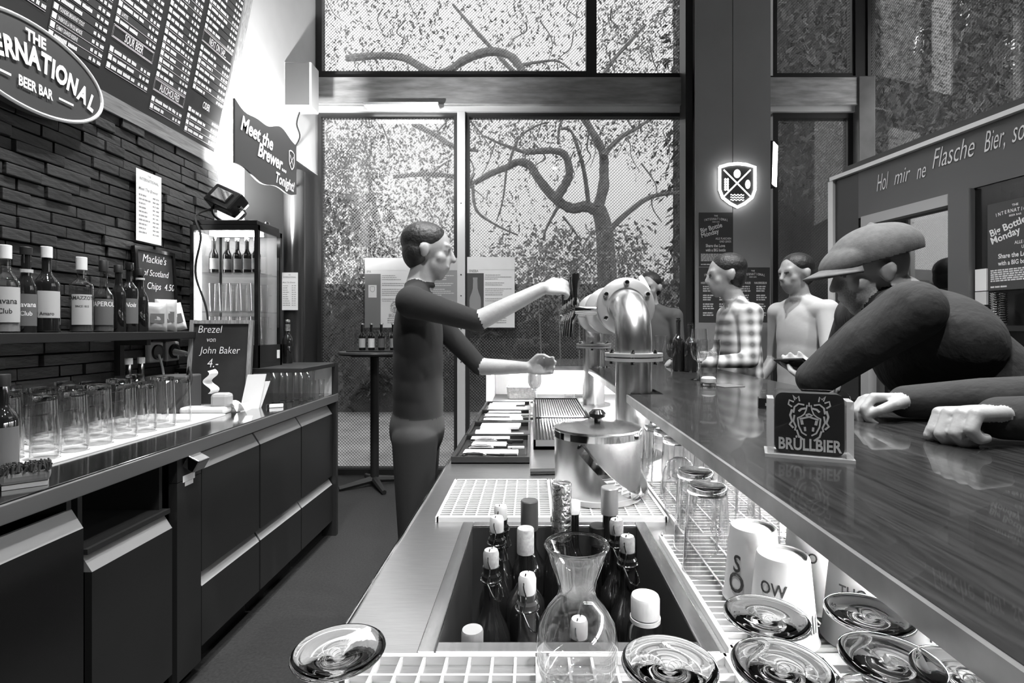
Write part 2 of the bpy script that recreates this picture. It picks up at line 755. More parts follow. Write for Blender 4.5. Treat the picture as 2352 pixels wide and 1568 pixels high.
ZT1, ZT0 = wz(188), wz(250)      # steel transom beam
tr = struct(MB().span((XW, YF - 0.10, ZT0), (wx(1990), YF + 0.08, ZT1), bevel=0.006).build('trim_1', M_beam), 'brushed steel beam across the window front')
MB().span((XW, YF - 0.06, ZT0 - 0.05), (wx(1990), YF + 0.06, ZT0)).build('lower_rail', M_alu, tr)
MB().span((XW, YF - 0.06, ZT1), (wx(1990), YF + 0.06, ZT1 + 0.03)).build('upper_rail', M_frame, tr)

WN = 0


def window(x0, x1, z0, z1, label, fw=0.05, film=True):
    global WN
    WN += 1
    mb = MB()
    mb.span((x0, YF - 0.03, z0), (x0 + fw, YF + 0.05, z1))
    mb.span((x1 - fw, YF - 0.03, z0), (x1, YF + 0.05, z1))
    mb.span((x0 + fw, YF - 0.03, z0), (x1 - fw, YF + 0.05, z0 + fw))
    mb.span((x0 + fw, YF - 0.03, z1 - fw), (x1 - fw, YF + 0.05, z1))
    w = struct(mb.build('window_%d' % WN, M_frame), label)
    MB().span((x0 + fw, YF + 0.005, z0 + fw), (x1 - fw, YF + 0.013, z1 - fw)).build('pane', M_pane if film else M_pane2, w)
    return w


window(XW, wx(1360), ZT1 + 0.03, 4.95, 'large upper window pane with dotted film', 0.06)
window(wx(1360), wx(1600), ZT1 + 0.03, 4.95, 'narrow upper window pane beside the grey column', 0.04)
window(XW + 0.02, wx(1052), 0.02, ZT0 - 0.05, 'tall lower window pane beside the white wall', 0.035)
window(wx(1070), wx(1600), 0.02, ZT0 - 0.05, 'wide lower window pane in front of the twisting tree', 0.035)
window(wx(1772), wx(1962), ZT1 + 0.03, 4.95, 'upper window pane right of the grey column', 0.04)
window(wx(1772), wx(1955), 0.02, ZT0 - 0.05, 'lower window pane right of the grey column', 0.05)

# white aluminium mullion
mu = struct(MB().span((wx(1052), YF - 0.06, 0), (wx(1070), YF + 0.04, ZT0 - 0.05), bevel=0.003).build('trim_2', M_alu), 'bright aluminium mullion between the lower panes')
for zz in (wz(632), wz(680), wz(755), wz(830), wz(470)):
    MB().lathe([(0, 0), (0.006, 0), (0.006, 0.004), (0, 0.004)], (wx(1061), YF - 0.06, zz), 10, Matrix.Rotation(math.pi / 2, 3, 'X')).build('screw', M_black, mu)
struct(MB().span((wx(1955), YF - 0.12, 0), (wx(1992), YF + 0.06, ZT1), bevel=0.005).build('trim_3', mat('corner post', 0.2, 0.35, 0.7, noise=.3, nscale=4)), 'steel corner post of the glass front')
struct(MB().span((wx(1958), YF - 0.05, ZT1), (wx(1980), YF + 0.06, 4.95)).build('trim_4', M_frame), 'dark upper corner post of the glass front')
struct(MB().span((XW, YF - 0.05, 0), (wx(1990), YF + 0.05, 0.05)).build('trim_5', M_frame), 'dark sill rail along the floor')

# grey clad column with neon crest
YC = 4.7
cx0, cx1 = (1597 - 1222) * YC / F, (1770 - 1222) * YC / F
cxm = (1683 - 1222) * YC / F
co = struct(MB().span((cx0 + 0.01, YC + 0.01, 0), (cx1 - 0.01, YF - 0.12, 4.95)).build('trim_6', M_frame), 'grey clad column between the windows')
MB().span((cx0, YC, 0.02), (cxm - 0.003, YC + 0.02, 4.94)).build('panel', M_column, co)
MB().span((cxm + 0.003, YC, 0.02), (cx1, YC + 0.02, 4.94)).build('panel', M_column, co)
MB().span((cx0 - 0.07, YC + 0.06, 0), (cx0 - 0.005, YF - 0.05, 4.95)).build('side_channel', M_frame, co)

# slanted glass front on the right
ax = Vector((0.185, -1, 0)).normalized()
fr_r = Frame((wx(1990), YF, 0), ax, (0, 0, 1))
wr = MB()
for s0, s1 in ((0.0, 0.06), (1.52, 1.58), (3.6, 3.66)):
    wr.prism([(s0, 0), (s1, 0), (s1, 4.95), (s0, 4.95)], fr_r, -0.04, 0.04)
wr.prism([(0, 2.55), (3.6, 2.55), (3.6, 2.62), (0, 2.62)], fr_r, -0.04, 0.04)
wr_o = struct(wr.build('window_7', M_frame), 'slanted glass front above the beer kiosk')
MB().prism([(0.06, 2.62), (1.52, 2.62), (1.52, 4.95), (0.06, 4.95)], fr_r, -0.005, 0.005).build('pane', M_pane, wr_o)
MB().prism([(1.58, 2.62), (3.6, 2.62), (3.6, 4.95), (1.58, 4.95)], fr_r, -0.005, 0.005).build('pane', M_pane2, wr_o)
MB().prism([(0.06, 0.0), (3.6, 0.0), (3.6, 2.55), (0.06, 2.55)], fr_r, -0.03, 0.0).build('lower_panel', M_frame, wr_o)

# ---- kiosk partition on the right with the chalk lettered band
fr_k = Frame((2.09, 3.6, 0), ax, (0, 0, 1))


def ks(x):
    """pixel column -> run along the partition"""
    Y = 2.756 / ((x - 1222) / F + 0.185)
    return (3.6 - Y) * 1.017, Y


def kz(x, y):
    s, Y = ks(x)
    return CAMZ + (755 - y) * Y / F


kiosk = struct(MB().prism([(0, 0), (0.2, 0), (0.2, 2.40), (0, 2.40)], fr_k, -0.16, 0.0).build('wall_right_kiosk', M_frame), 'dark kiosk front with chalk lettering above its door')
kiosk.name = 'wall_kiosk'
MB().prism([(0.2, 2.10), (2.6, 2.10), (2.6, 2.40), (0.2, 2.40)], fr_k, -0.16, 0.0).build('band', mat('band grey', .1, .45), kiosk)
MB().prism([(0.94, 0), (2.6, 0), (2.6, 2.10), (0.94, 2.10)], fr_k, -0.16, -0.01).build('side_panel', M_blackgl, kiosk)
MB().prism([(-0.02, 2.40), (2.6, 2.40), (2.6, 2.425), (-0.02, 2.425)], fr_k, -0.18, 0.03).build('top_rail', M_alu, kiosk)
MB().prism([(-0.02, 2.425), (2.6, 2.425), (2.6, 2.50), (-0.02, 2.50)], fr_k, -0.18, -0.08).build('upper_rail', M_frame, kiosk)
MB().prism([(-0.045, 0), (0.0, 0), (0.0, 2.40), (-0.045, 2.40)], fr_k, -0.17, 0.02).build('end_post', M_alu, kiosk)
mb = MB()
for wd, xa, xb, yb, sz in (('Hol', 2015, 2042, 440, .15), ('mir', 2055, 2092, 425, .13), ('ne', 2107, 2128, 412, .13), ('Flasche', 2143, 2240, 388, .155), ('Bier,', 2262, 2310, 350, .15), ('so', 2326, 2356, 328, .15)):
    text_fit(mb, wd, fr_k, ks(xa)[0], ks(xb)[0], kz(xa, yb), sz, -0.006, .35, .004)
mb.build('chalk_lettering', M_chalk, kiosk)
# door in the kiosk: pale frame and reflecting glass
mb = MB()
mb.prism([(0.24, 0), (0.30, 0), (0.30, 2.1), (0.24, 2.1)], fr_k, -0.06, 0.02)
mb.prism([(0.30, 2.04), (0.83, 2.04), (0.83, 2.1), (0.30, 2.1)], fr_k, -0.06, 0.02)
dr = struct(mb.build('door_1', mat('pale door frame', 0.4, 0.5)), 'kiosk door with pale frame and dark reflecting glass')
MB().prism([(0.30, 0), (0.83, 0), (0.83, 2.04), (0.30, 2.04)], fr_k, -0.05, -0.04).build('pane', M_mirror, dr)
MB().prism([(0.83, 0), (0.94, 0), (0.94, 2.1), (0.83, 2.1)], fr_k, -0.14, 0.03).build('jamb', mat('band grey', .1, .45), dr)
MB().prism([(0.22, 0), (0.95, 0), (0.95, 2.1), (0.22, 2.1)], fr_k, -0.9, -0.88).build('inner_wall', M_dark, dr)

# ================================================================== OUTSIDE
struct(MB().span((-14, 5.12, -0.2), (24, 30, -0.1)).build('ground', M_ground), 'dark street ground outside the windows')
ho = thing('house', 'pale plastered house wall behind the twisting tree', 'house', (1.2, 15, -0.1))
MB().span((-6.6, 15, -0.1), (4.05, 19, 13)).build('wall', M_house, ho)
MB().span((-6.9, 14.7, 13), (4.35, 19.3, 13.4)).build('roof', mat('pale roof', 0.5, .9), ho)
tw = thing('tower_house', 'dark tall house with a few lit windows', 'house', (13, 13, -0.1))
MB().span((4.36, 16, -0.1), (8.0, 18, 13)).build('wall', mat('dark facade', 0.06, .9, noise=.3, nscale=1), tw)
MB().span((8.0, 14, -0.1), (18, 18, 13)).build('wall', mat('dark facade', 0.06, .9, noise=.3, nscale=1), tw)
for x, y, hpx in ((2110, 92, 55), (2215, 30, 55), (2318, 130, 80)):
    c = P(x, y, 13.97)
    hh = hpx * 13.97 / F
    wpn = MB().box(c, (0.24, 0.05, hh)).build('window', mat('lit window', 0.6, .6, emit=0.5), tw)
    MB().box(c + Vector((0, -0.03, 0)), (0.02, 0.02, hh)).build('glazing_bar', M_frame, wpn)

hd = struct(MB().span((-12, 10.7, -0.1), (8, 11.0, 2.3)).build('wall_garden', mat('dark garden wall', 0.03, .9)), 'dark garden wall outside behind the tree')

# the twisting tree in front of the windows
TY = 7.6
tree = thing('tree', 'gnarled tree with twisting bare branches outside the windows', 'tree', (1.1, TY, -0.1))


def branch(pts, r0, r1, dy=0.0, name='branch', par=None, seg=8):
    w = [P(x, y, TY + dy * i / max(1, len(pts) - 1)) for i, (x, y) in enumerate(pts)]
    c = catmull(w, 6)
    n = len(c)
    rr = [r0 + (r1 - r0) * i / (n - 1) for i in range(n)]
    rj = random.Random(int(pts[0][0] + pts[-1][1]))
    rr = [r * rj.uniform(.9, 1.12) for r in rr]
    return MB().tube(c, rr, seg).build(name, M_bark, par or tree, smooth=True)


tk = MB().tube(catmull([(1.15, TY, -0.1), (1.02, TY, 0.8), (1.1, TY, 1.7), P(1389, 540, TY), P(1375, 478, TY)], 6), [0.2 - 0.004 * i for i in range(25)], 10).build('trunk', M_bark, tree, smooth=True)
branch([(1375, 485), (1345, 474), (1312, 478), (1274, 455), (1236, 409), (1217, 380), (1190, 372), (1167, 383), (1125, 400), (1090, 421)], 0.085, 0.04, 0.4)
branch([(1276, 458), (1300, 420), (1308, 394), (1297, 356), (1266, 346), (1205, 350)], 0.075, 0.035, -0.3)
branch([(1373, 478), (1386, 430), (1387, 395), (1385, 352), (1362, 306), (1335, 262), (1300, 215)], 0.085, 0.045, 0.3)
branch([(1386, 360), (1396, 344), (1427, 314), (1461, 295), (1500, 270)], 0.05, 0.02, 0.2)
branch([(1352, 470), (1343, 402), (1331, 352), (1312, 302), (1289, 295)], 0.035, 0.015, -0.2)
branch([(1396, 532), (1440, 490), (1496, 452), (1576, 440)], 0.05, 0.025, 0.5)
branch([(1282, 474), (1255, 524), (1247, 551)], 0.025, 0.012)
branch([(1293, 497), (1315, 525), (1335, 555)], 0.018, 0.01)
branch([(949, 283), (1006, 314), (1044, 337), (1098, 346)], 0.045, 0.02, -0.3)
branch([(903, 406), (980, 400), (1044, 406), (1090, 421)], 0.03, 0.035, 0.2)
branch([(1163, 390), (1155, 459), (1140, 509)], 0.018, 0.008)
branch([(1086, 425), (1094, 482), (1140, 517), (1190, 540)], 0.025, 0.012)
branch([(796, 134), (870, 128), (930, 134), (987, 165), (1025, 165), (1067, 138), (1121, 119), (1167, 126), (1194, 153), (1203, 182), (1215, 262)], 0.05, 0.06, -0.4)
branch([(1194, 150), (1240, 142), (1280, 140), (1310, 160)], 0.025, 0.01)
branch([(1282, 329), (1285, 291), (1297, 262), (1320, 200)], 0.02, 0.012)
branch([(1167, 383), (1190, 320), (1230, 290), (1262, 280)], 0.022, 0.01)
branch([(1300, 215), (1210, 190), (1110, 90), (1040, 10)], 0.045, 0.02, 0.4)
branch([(1335, 262), (1400, 150), (1480, 60)], 0.04, 0.02, 0.4)
branch([(1496, 452), (1500, 480), (1520, 510)], 0.012, 0.006)
branch([(1010, 316), (1008, 300), (1030, 275)], 0.015, 0.008)
branch([(1205, 350), (1150, 330), (1110, 312)], 0.03, 0.01)


def leaves(name, boxes, m, parent, seed, size=(0.05, 0.11)):
    r = random.Random(seed)
    mb = MB()
    for (x0, x1, y0, y1, Y0, Y1, n) in boxes:
        # clusters of leaves hanging along short twigs
        k = 0
        while k < n:
            Y = r.uniform(Y0, Y1)
            c = P(r.uniform(x0, x1), r.uniform(y0, y1), Y)
            dirv = Vector((r.uniform(-.6, .6), r.uniform(-.4, .4), r.uniform(-1, -.2))).normalized()
            for j in range(r.randint(3, 9)):
                p = c + dirv * (0.06 * j) + Vector((r.gauss(0, .04), r.gauss(0, .06), r.gauss(0, .04)))
                s = r.uniform(*size)
                a = (dirv + Vector((r.gauss(0, .6), r.gauss(0, .6), r.gauss(0, .4)))).normalized()
                b = a.cross(Vector((r.gauss(0, 1), r.gauss(0, 1), r.gauss(0, 1)))).normalized()
                mb.add([p, p + a * s * .5 + b * s * .22, p + a * s, p + a * s * .5 - b * s * .22], [(0, 1, 2, 3)])
                k += 1
    o = mb.build(name, m, parent)
    o['kind'] = 'stuff'
    return o


leaves('leaves', [(735, 1600, -220, 185, 6.6, 10, 6500), (735, 1050, 240, 420, 6.6, 10, 2600), (735, 860, 300, 640, 6.5, 9.5, 2600),
                  (860, 1060, 430, 650, 7, 9.5, 2200), (1070, 1580, 240, 330, 7, 10, 1500), (1380, 1600, 0, 240, 7, 10, 1500), (1070, 1300, 260, 480, 8, 10, 500),
                  (1430, 1560, 330, 420, 8, 10, 160)], M_leaf, tree, 5, (0.04, 0.085))
rtw = random.Random(44)
for k in range(34):
    x = rtw.choice((rtw.uniform(760, 1050), rtw.uniform(1075, 1550), rtw.uniform(1075, 1550)))
    y = rtw.uniform(262, 420) if k % 3 else rtw.uniform(-40, 120)
    q = [(x, y)]
    for j in range(3):
        q.append((q[-1][0] + rtw.uniform(-26, 26), q[-1][1] + rtw.uniform(14, 42)))
    branch(q, rtw.uniform(.008, .016), .004, rtw.uniform(-.6, .6), seg=5)
su_ = thing('shrub', 'loose pale shrub around the foot of the twisting tree', 'shrub', (1.0, 8.2, -0.1))
leaves('leaves', [(1060, 1560, 560, 700, 8.0, 9.0, 2600), (1150, 1480, 500, 600, 8.0, 9.0, 900), (1240, 1450, 520, 660, 6.9, 7.4, 700)], mat('pale leaves', .3, .8), su_, 17, (.05, .12))
for k in range(7):
    MB().tube(catmull([(.2 + .28 * k, 8.3, -.1), (.15 + .3 * k, 8.3, .9), (.1 + .33 * k, 8.35, 2.0)], 4), .012, 5).build('stem', M_bark, su_)
sh = thing('dark_tree', 'dense dark leafy tree beyond the kiosk roof', 'tree', (6.2, 9, -0.1))
MB().tube(catmull([(6.2, 9, -0.1), (6.1, 9, 2.0), (6.3, 9.1, 4.5)], 5), 0.16, 8).build('trunk', M_bark, sh, smooth=True)
for q in ([(6.3, 9, 3), (7.4, 8.8, 5), (8.6, 8.9, 6.6)], [(6.2, 9, 2.6), (5.4, 8.8, 4.2), (4.6, 8.9, 6.5)], [(6.3, 9, 3.6), (6.8, 8.5, 5.6), (7.2, 8.4, 7.5)]):
    MB().tube(catmull(q, 5), [0.08 - .005 * i for i in range(11)], 6).build('branch', M_bark, sh, smooth=True)
leaves('leaves', [(1740, 2420, -150, 430, 7.2, 9.5, 9000), (1770, 2300, -150, 260, 9, 10, 3000), (1552, 1640, -100, 640, 7.6, 9, 1800)], mat('mid dark leaves', 0.075, .8), sh, 9, (0.09, 0.18))
hg = thing('hedge', 'dark clipped hedge outside behind the posters', 'hedge', (0, 9.6, -0.1))
MB().span((-7, 9.3, -0.1), (6, 10.1, 1.9)).build('core', M_leafd, hg)
leaves('leaves', [(560, 1780, 680, 900, 9.1, 9.3, 3500), (560, 900, 430, 690, 9.2, 10, 1600)], M_leafd, hg, 11, (0.1, 0.2))

# ================================================================== CEILING SPOTS (unseen lamps; the one behind the camera is added frontal fill)
spots = ((-1.0, 1.7, -1.9, 1.9, 2.3), (-1.0, 2.9, -1.9, 2.7, 2.2), (-.3, 1.3, -.6, 1.5, 0), (0.75, 0.9, .7, 1.0, 0), (0.8, 2.6, .7, 2.6, 0), (-.6, 3.3, -1.5, 4.5, 0.8), (0.45, -.7, 1.0, 1.7, 1.2), (2.4, 1.6, 1.6, 2.6, 1))
ZSP = 4.72
for i, (x, y, tx, ty__, tz) in enumerate(spots):
    t = thing('ceiling_spot', 'black ceiling spotlight aimed at ' + ('the oval sign', 'the menu board', 'the steel counter', 'the near bar top', 'the far bar top', 'the round table', 'the man with the cap as added frontal fill', 'the patrons')[i], 'lamp', (x, y, ZSP), 'ceiling spotlights')
    dv = (Vector((tx, ty__, tz)) - Vector((x, y, ZSP))).normalized()
    Rq = (-dv).to_track_quat('Z', 'Y').to_matrix()
    MB().lathe([(0, 0.12), (0.06, 0.12), (0.065, 0.10), (0.065, -0.10), (0.058, -0.10), (0.055, -0.03), (0, -0.03)], (x, y, ZSP), 20, Rq).build('housing', M_black, t, smooth=True)
    MB().tube([(x, y, ZSP), (x, y, 4.95)], 0.008, 6).build('rod', M_black, t)
    MB().lathe([(0, -0.04), (0.05, -0.04), (0.05, -0.045), (0, -0.045)], (x, y, ZSP), 16, Rq).build('bulb', M_bulb, t)
    ld = bpy.data.lights.new('spot_light', 'SPOT')
    ld.energy = CEIL_W * 8
    ld.spot_size = math.radians(75)
    ld.spot_blend = 0.7
    ld.shadow_soft_size = 0.06
    lo = bpy.data.objects.new('spot_light', ld)
    COL.objects.link(lo)
    lo.parent = t
    lo.location = dv * 0.11
    lo.rotation_euler = dv.to_track_quat('-Z', 'Y').to_euler()

# glowing strip added to give the glare under the steel beam
ll = thing('glare_strip', 'bright linear strip added for the glare under the steel beam beside the white wall', 'lamp', (wx(930), YF - .16, ZT0 - .05))
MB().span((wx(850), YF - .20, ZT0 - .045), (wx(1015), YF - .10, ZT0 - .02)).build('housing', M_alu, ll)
MB().span((wx(855), YF - .195, ZT0 - .06), (wx(1010), YF - .105, ZT0 - .045)).build('tube', emis('glare glow', 12.0), ll)

ORD = ('first', 'second', 'third', 'fourth', 'fifth', 'sixth', 'seventh', 'eighth', 'ninth', 'tenth', 'eleventh', 'twelfth', 'thirteenth', 'fourteenth')

# ================================================================== LEFT WALL: menu board and signs
up_b = Vector((0.196, 0, 0.98)).normalized()
menu = thing('menu_board', 'large black menu board with white beer lists, leaning forward above the bottles', 'menu board', (XW, 2.4, 2.5))
fr_m = Frame((XW + 0.03, 0, 2.514), (0, 1, 0), up_b)     # x = distance along the wall, y = height on the board
MB().prism([(1.2, -0.01), (3.34, -0.01), (3.34, 1.5), (1.2, 1.5)], fr_m, -0.03, 0.0).build('panel', M_board, menu)
MB().prism([(1.2, -0.085), (3.40, -0.085), (3.40, -0.01), (1.2, -0.01)], fr_m, -0.05, 0.012).build('bottom_rail', M_woodframe, menu)
MB().prism([(3.335, -0.01), (3.40, -0.01), (3.40, 1.5), (3.335, 1.5)], fr_m, -0.05, 0.012).build('side_rail', M_woodframez, menu)
rm = random.Random(12)
TT = MB()          # names and prices
cols = {'A': (1.86, 2.14, 0.17), 'B': (2.165, 2.43, 0.083), 'C': (2.458, 2.72, 0.10), 'D': (2.757, 2.995, 0.033), 'E': (3.035, 3.325, 0.02)}
heads = {'C': [(0.25, 0.31, 'SOUR BEER')], 'D': [(0.135, 0.196, 'ALKOHOLFREI')], 'E': [(0.192, 0.262, 'CIDER'), (0.555, 0.62, 'NEXT ON TAP...')]}
known = {('B', 2): ('UNIBROUE LA FIN DU MONDE'), ('B', 3): ('FOUNDERS BREAKFAST STOUT'), ('B', 1): ('CHIMAY GRANDE RESERVE'), ('C', 4): 'LA PETITE'}
HB = MB()
for c, (a, b, t0) in cols.items():
    t = t0
    k = 0
    slat = MB()
    while t < 1.42:
        hd_ = [h for h in heads.get(c, []) if t + 0.036 > h[0] - 0.005 and t < h[1] + 0.005]
        if hd_:
            h0, h1, tx = hd_[0]
            mid = (a + b) / 2
            if tx != 'CIDER':
                for o_ in (0.0, 0.005):
                    HB.stroke([(a + o_, h0 + o_), (b - o_, h0 + o_), (b - o_, h1 - o_), (a + o_, h1 - o_)], 0.0022, fr_m, 0.003, closed=True)
            text(TT, tx, fr_m, mid, h0 + 0.012, 0.056, 'CENTER', bold=0.012, sx=0.42, d=0.004)
            t = h1 + 0.008
            continue
        slat.prism([(a, t), (b, t), (b, t + 0.034), (a, t + 0.034)], fr_m, 0.0, 0.002)
        # small country flag, name, prices
        TT.prism([(a + .004, t + .006), (a + .024, t + .006), (a + .024, t + .031), (a + .004, t + .031)], fr_m, 0.002, 0.003)
        L_ = rm.uniform(0.07, 0.15)
        kn = known.get((c, k))
        if kn:
            text(TT, kn, fr_m, a + 0.03, t + 0.009, 0.026, bold=0.01, sx=0.33, d=0.0034)
        else:
            scribble(TT, fr_m, a + 0.03, t + 0.009, L_, 0.0175, rm, 0.0034, 0.86)
        for q in (0.052, 0.030):
            scribble(TT, fr_m, b - q - 0.012, t + 0.007, 0.010, 0.0165, rm, 0.0034, 0.86)
        scribble(TT, fr_m, b - 0.02, t + 0.007, 0.016, 0.0165, rm, 0.0034, 0.86)
        if rm.random() < .45:
            HB.stroke([(a, t - 0.001), (b, t - 0.001)], 0.0016, fr_m, 0.003)
        t += 0.0385
        k += 1
    slat.build('slat_column', M_panelb, menu)
TT.build('print', M_print, menu)
HB.build('ruled_lines', M_print, menu)

# oval sign
ov = thing('oval_sign', 'black oval bar sign with white rim and raised lettering', 'sign', (-1.985, 2.08, 2.42))
fr_o = WALLL((-1.985, 2.085, 2.42))
A_, B_ = 0.325, 0.172
MB().prism(ellipse(0, 0, A_, B_, 64), fr_o, -0.05, 0.0).build('plate', mat('sign grey', 0.05, .5), ov)
rim = MB()
el = ellipse(0, 0, A_, B_, 64)
rim.tube([fr_o(x, y, 0.0) for x, y in el + el[:1]], 0.0075, 8, caps=False)
rim.build('rim', M_print, ov, smooth=True)
MB().tube([(-2.05, 2.0, 2.56), (-1.99, 2.0, 2.56)], 0.008, 6).build('bracket', M_black, ov)
lt = MB()
word = 'INTERNATIONAL'
n = len(word)
wid = []
for ch in word:
    gx = [v[0] for v in text_geo(ch, 1.0, 'CENTER', 0.045)[0]]
    wid.append(max(gx) - min(gx) + 0.14)
tot = sum(wid)
acc = 0.0
for i, ch in enumerate(word):
    u = ((acc + wid[i] / 2) / tot) * 2 - 1
    acc += wid[i]
    h = 0.112 - 0.012 * abs(u)
    text(lt, ch, fr_o, u * 0.270, 0.002 - 0.070 * u * u, h, 'CENTER', bold=0.045, sx=0.62, d=0.006, ang=-0.34 * u)
text(lt, 'THE', fr_o, 0.0, 0.095, 0.062, 'CENTER', bold=0.04, sx=0.75, d=0.006)
text(lt, 'BEER BAR', fr_o, 0.0, -0.097, 0.056, 'CENTER', bold=0.035, sx=0.6, d=0.006)
for sgn in (-1, 1):
    lt.stroke([(sgn * 0.10, -0.076), (sgn * 0.17, -0.076)], 0.009, fr_o, 0.006)
lt.build('lettering', M_print, ov)

# meet the brewer sign
fr_s = WALLL((-1.70, 2.99, 2.30))
sg = thing('event_sign', 'wavy dark event sign with white brush script beside the floodlight', 'sign', (-1.70, 3.38, 2.3))
top = [(0.78 * i / 24, 0.40 - 0.035 * math.sin(i / 24 * 2 * math.pi) - 0.012 * math.sin(i / 24 * 5 * math.pi)) for i in range(25)]
bot = [(0.78 * i / 24, 0.03 - 0.03 * math.sin(i / 24 * math.pi) + 0.014 * math.sin(i / 24 * 4 * math.pi) + 0.02 * (i / 24)) for i in range(24, -1, -1)]
MB().prism(top + bot, fr_s, -0.012, 0.0).build('panel', mat('sign panel grey', 0.055, 0.35), sg)
lt = MB()
text(lt, 'Meet the', fr_s, 0.05, 0.245, 0.125, shear=0.35, bold=0.03, sx=0.82, d=0.003)
text(lt, 'Brewer...', fr_s, 0.24, 0.155, 0.125, shear=0.35, bold=0.03, sx=0.82, d=0.003)
text(lt, 'Tonight!', fr_s, 0.46, 0.055, 0.10, shear=0.35, bold=0.03, sx=0.8, d=0.003)
lt.build('lettering', M_print, sg)


def shield(cx, cy, w, h):
    pts = [(-.5, .42), (-.25, .48), (0, .5), (.25, .48), (.5, .42), (.5, -.1), (.42, -.28), (.2, -.42), (0, -.5), (-.2, -.42), (-.42, -.28), (-.5, -.1)]
    return [(cx + a * w, cy + b * h) for a, b in pts]


cr = MB()
cr.stroke(shield(0.70, 0.27, 0.075, 0.13), 0.009, fr_s, 0.003, closed=True)
cr.stroke([(0.675, 0.235), (0.725, 0.30)], 0.006, fr_s, 0.003)
cr.stroke([(0.725, 0.235), (0.675, 0.30)], 0.006, fr_s, 0.003)
cr.build('crest', M_print, sg)
for zz in (2.42, 2.54):
    MB().tube([(-1.80, 3.92, zz), (-1.712, 3.70, zz)], 0.008, 6).build('bracket', M_black, sg)

# dark steel column with a price sheet
cl = struct(MB().lathe([(0, 0), (0.075, 0), (0.075, 2.58), (0, 2.58)], (-1.81, 3.98, 0), 28).build('trim_7', mat('dark steel column', 0.05, 0.3, 0.6), smooth=True), 'round dark steel column beside the glass fridge')


def price_sheet(fr, w, h, label, name='price_sheet', seed=1):
    t = thing(name, label, 'notice', fr(w / 2, 0, 0))
    MB().prism([(0, 0), (w, 0), (w, h), (0, h)], fr, 0.0, 0.0015).build('sheet', M_paper, t)
    r = random.Random(seed)
    mb = MB()
    text(mb, 'INTERNATIONAL', fr, w / 2, h * .86, w * .115, 'CENTER', bold=0.015, sx=.85, d=0.002)
    text(mb, 'THE', fr, w / 2, h * .93, w * .07, 'CENTER', bold=0.01, d=0.002)
    text(mb, 'Meet The Brewer', fr, w * .08, h * .72, w * .125, shear=.3, sx=.85, bold=.005, d=0.002)
    for i in range(10):
        yy = h * (.64 - i * .058)
        scribble(mb, fr, w * .10, yy, w * r.uniform(.25, .45), h * .022, r, 0.002)
        scribble(mb, fr, w * .64, yy, w * .10, h * .022, r, 0.002)
        scribble(mb, fr, w * .78, yy, w * .10, h * .022, r, 0.002)
    mb.build('print', M_printg, t)
    return t


a = onX(310, 560, XW + 0.03)
b = onX(368, 405, XW + 0.03)
price_sheet(WALLL((XW + 0.035, a.y, a.z + 0.02)), b.y - a.y, 0.37, 'white price sheet taped to the brick wall above the chip board')
price_sheet(FACE((-1.872, 3.90, 1.52)), 0.125, 0.28, 'white price sheet on the round dark column', seed=4)

# speaker near the ceiling beam
sp = thing('wall_speaker', 'dark square loudspeaker high beside the steel beam', 'speaker', (-1.95, 4.42, 3.22))
MB().span((XW, 4.34, 3.225), (-1.834, 4.50, 3.60), bevel=0.008).build('cabinet', M_plasticl, sp)
MB().span((XW + 0.012, 4.33, 3.24), (-1.85, 4.341, 3.585)).build('grille', mat('speaker grille', 0.07, .6, bump=.4, bscale=400), sp)
MB().tube(catmull([(-1.98, 4.45, 3.225), (-2.0, 4.44, 3.12), (-1.97, 4.43, 3.0), (-2.05, 4.43, 2.87)], 5), 0.006, 6).build('cable', M_black, sp)

# ================================================================== BACK SHELF WITH BOTTLES
ZS = 1.365
shf = thing('bottle_shelf', 'long black wall shelf carrying the spirit bottles', 'shelf', (-1.95, 2.2, 1.325))
MB().span((XW + 0.02, 1.2, 1.327), (-1.855, 2.93, ZS), bevel=0.003).build('board', M_black, shf)
for yy in (1.75, 2.55):
    MB().span((XW + 0.02, yy, 1.15), (XW + 0.05, yy + 0.025, 1.327)).build('bracket', M_black, shf)
    MB().span((XW + 0.05, yy, 1.30), (-1.88, yy + 0.025, 1.327)).build('bracket', M_black, shf)


def text_cyl(mb, s, c, r, z, size, a0, align='CENTER', bold=0.015, sx=.8, shear=0.0):
    vs, fs = text_geo(s, size, align, bold, shear, sx)
    mb.add([(c[0] + r * math.cos(a0 + x / r), c[1] + r * math.sin(a0 + x / r), z + y) for x, y in vs], fs)


def arc_band(mb, c, r, z0, z1, a0, a1, n=20):
    vs, fs = [], []
    for i in range(n + 1):
        a = a0 + (a1 - a0) * i / n
        for z in (z0, z1):
            vs.append((c[0] + r * math.cos(a), c[1] + r * math.sin(a), z))
    fs = [(2 * i, 2 * i + 2, 2 * i + 3, 2 * i + 1) for i in range(n)]
    mb.add(vs, fs)


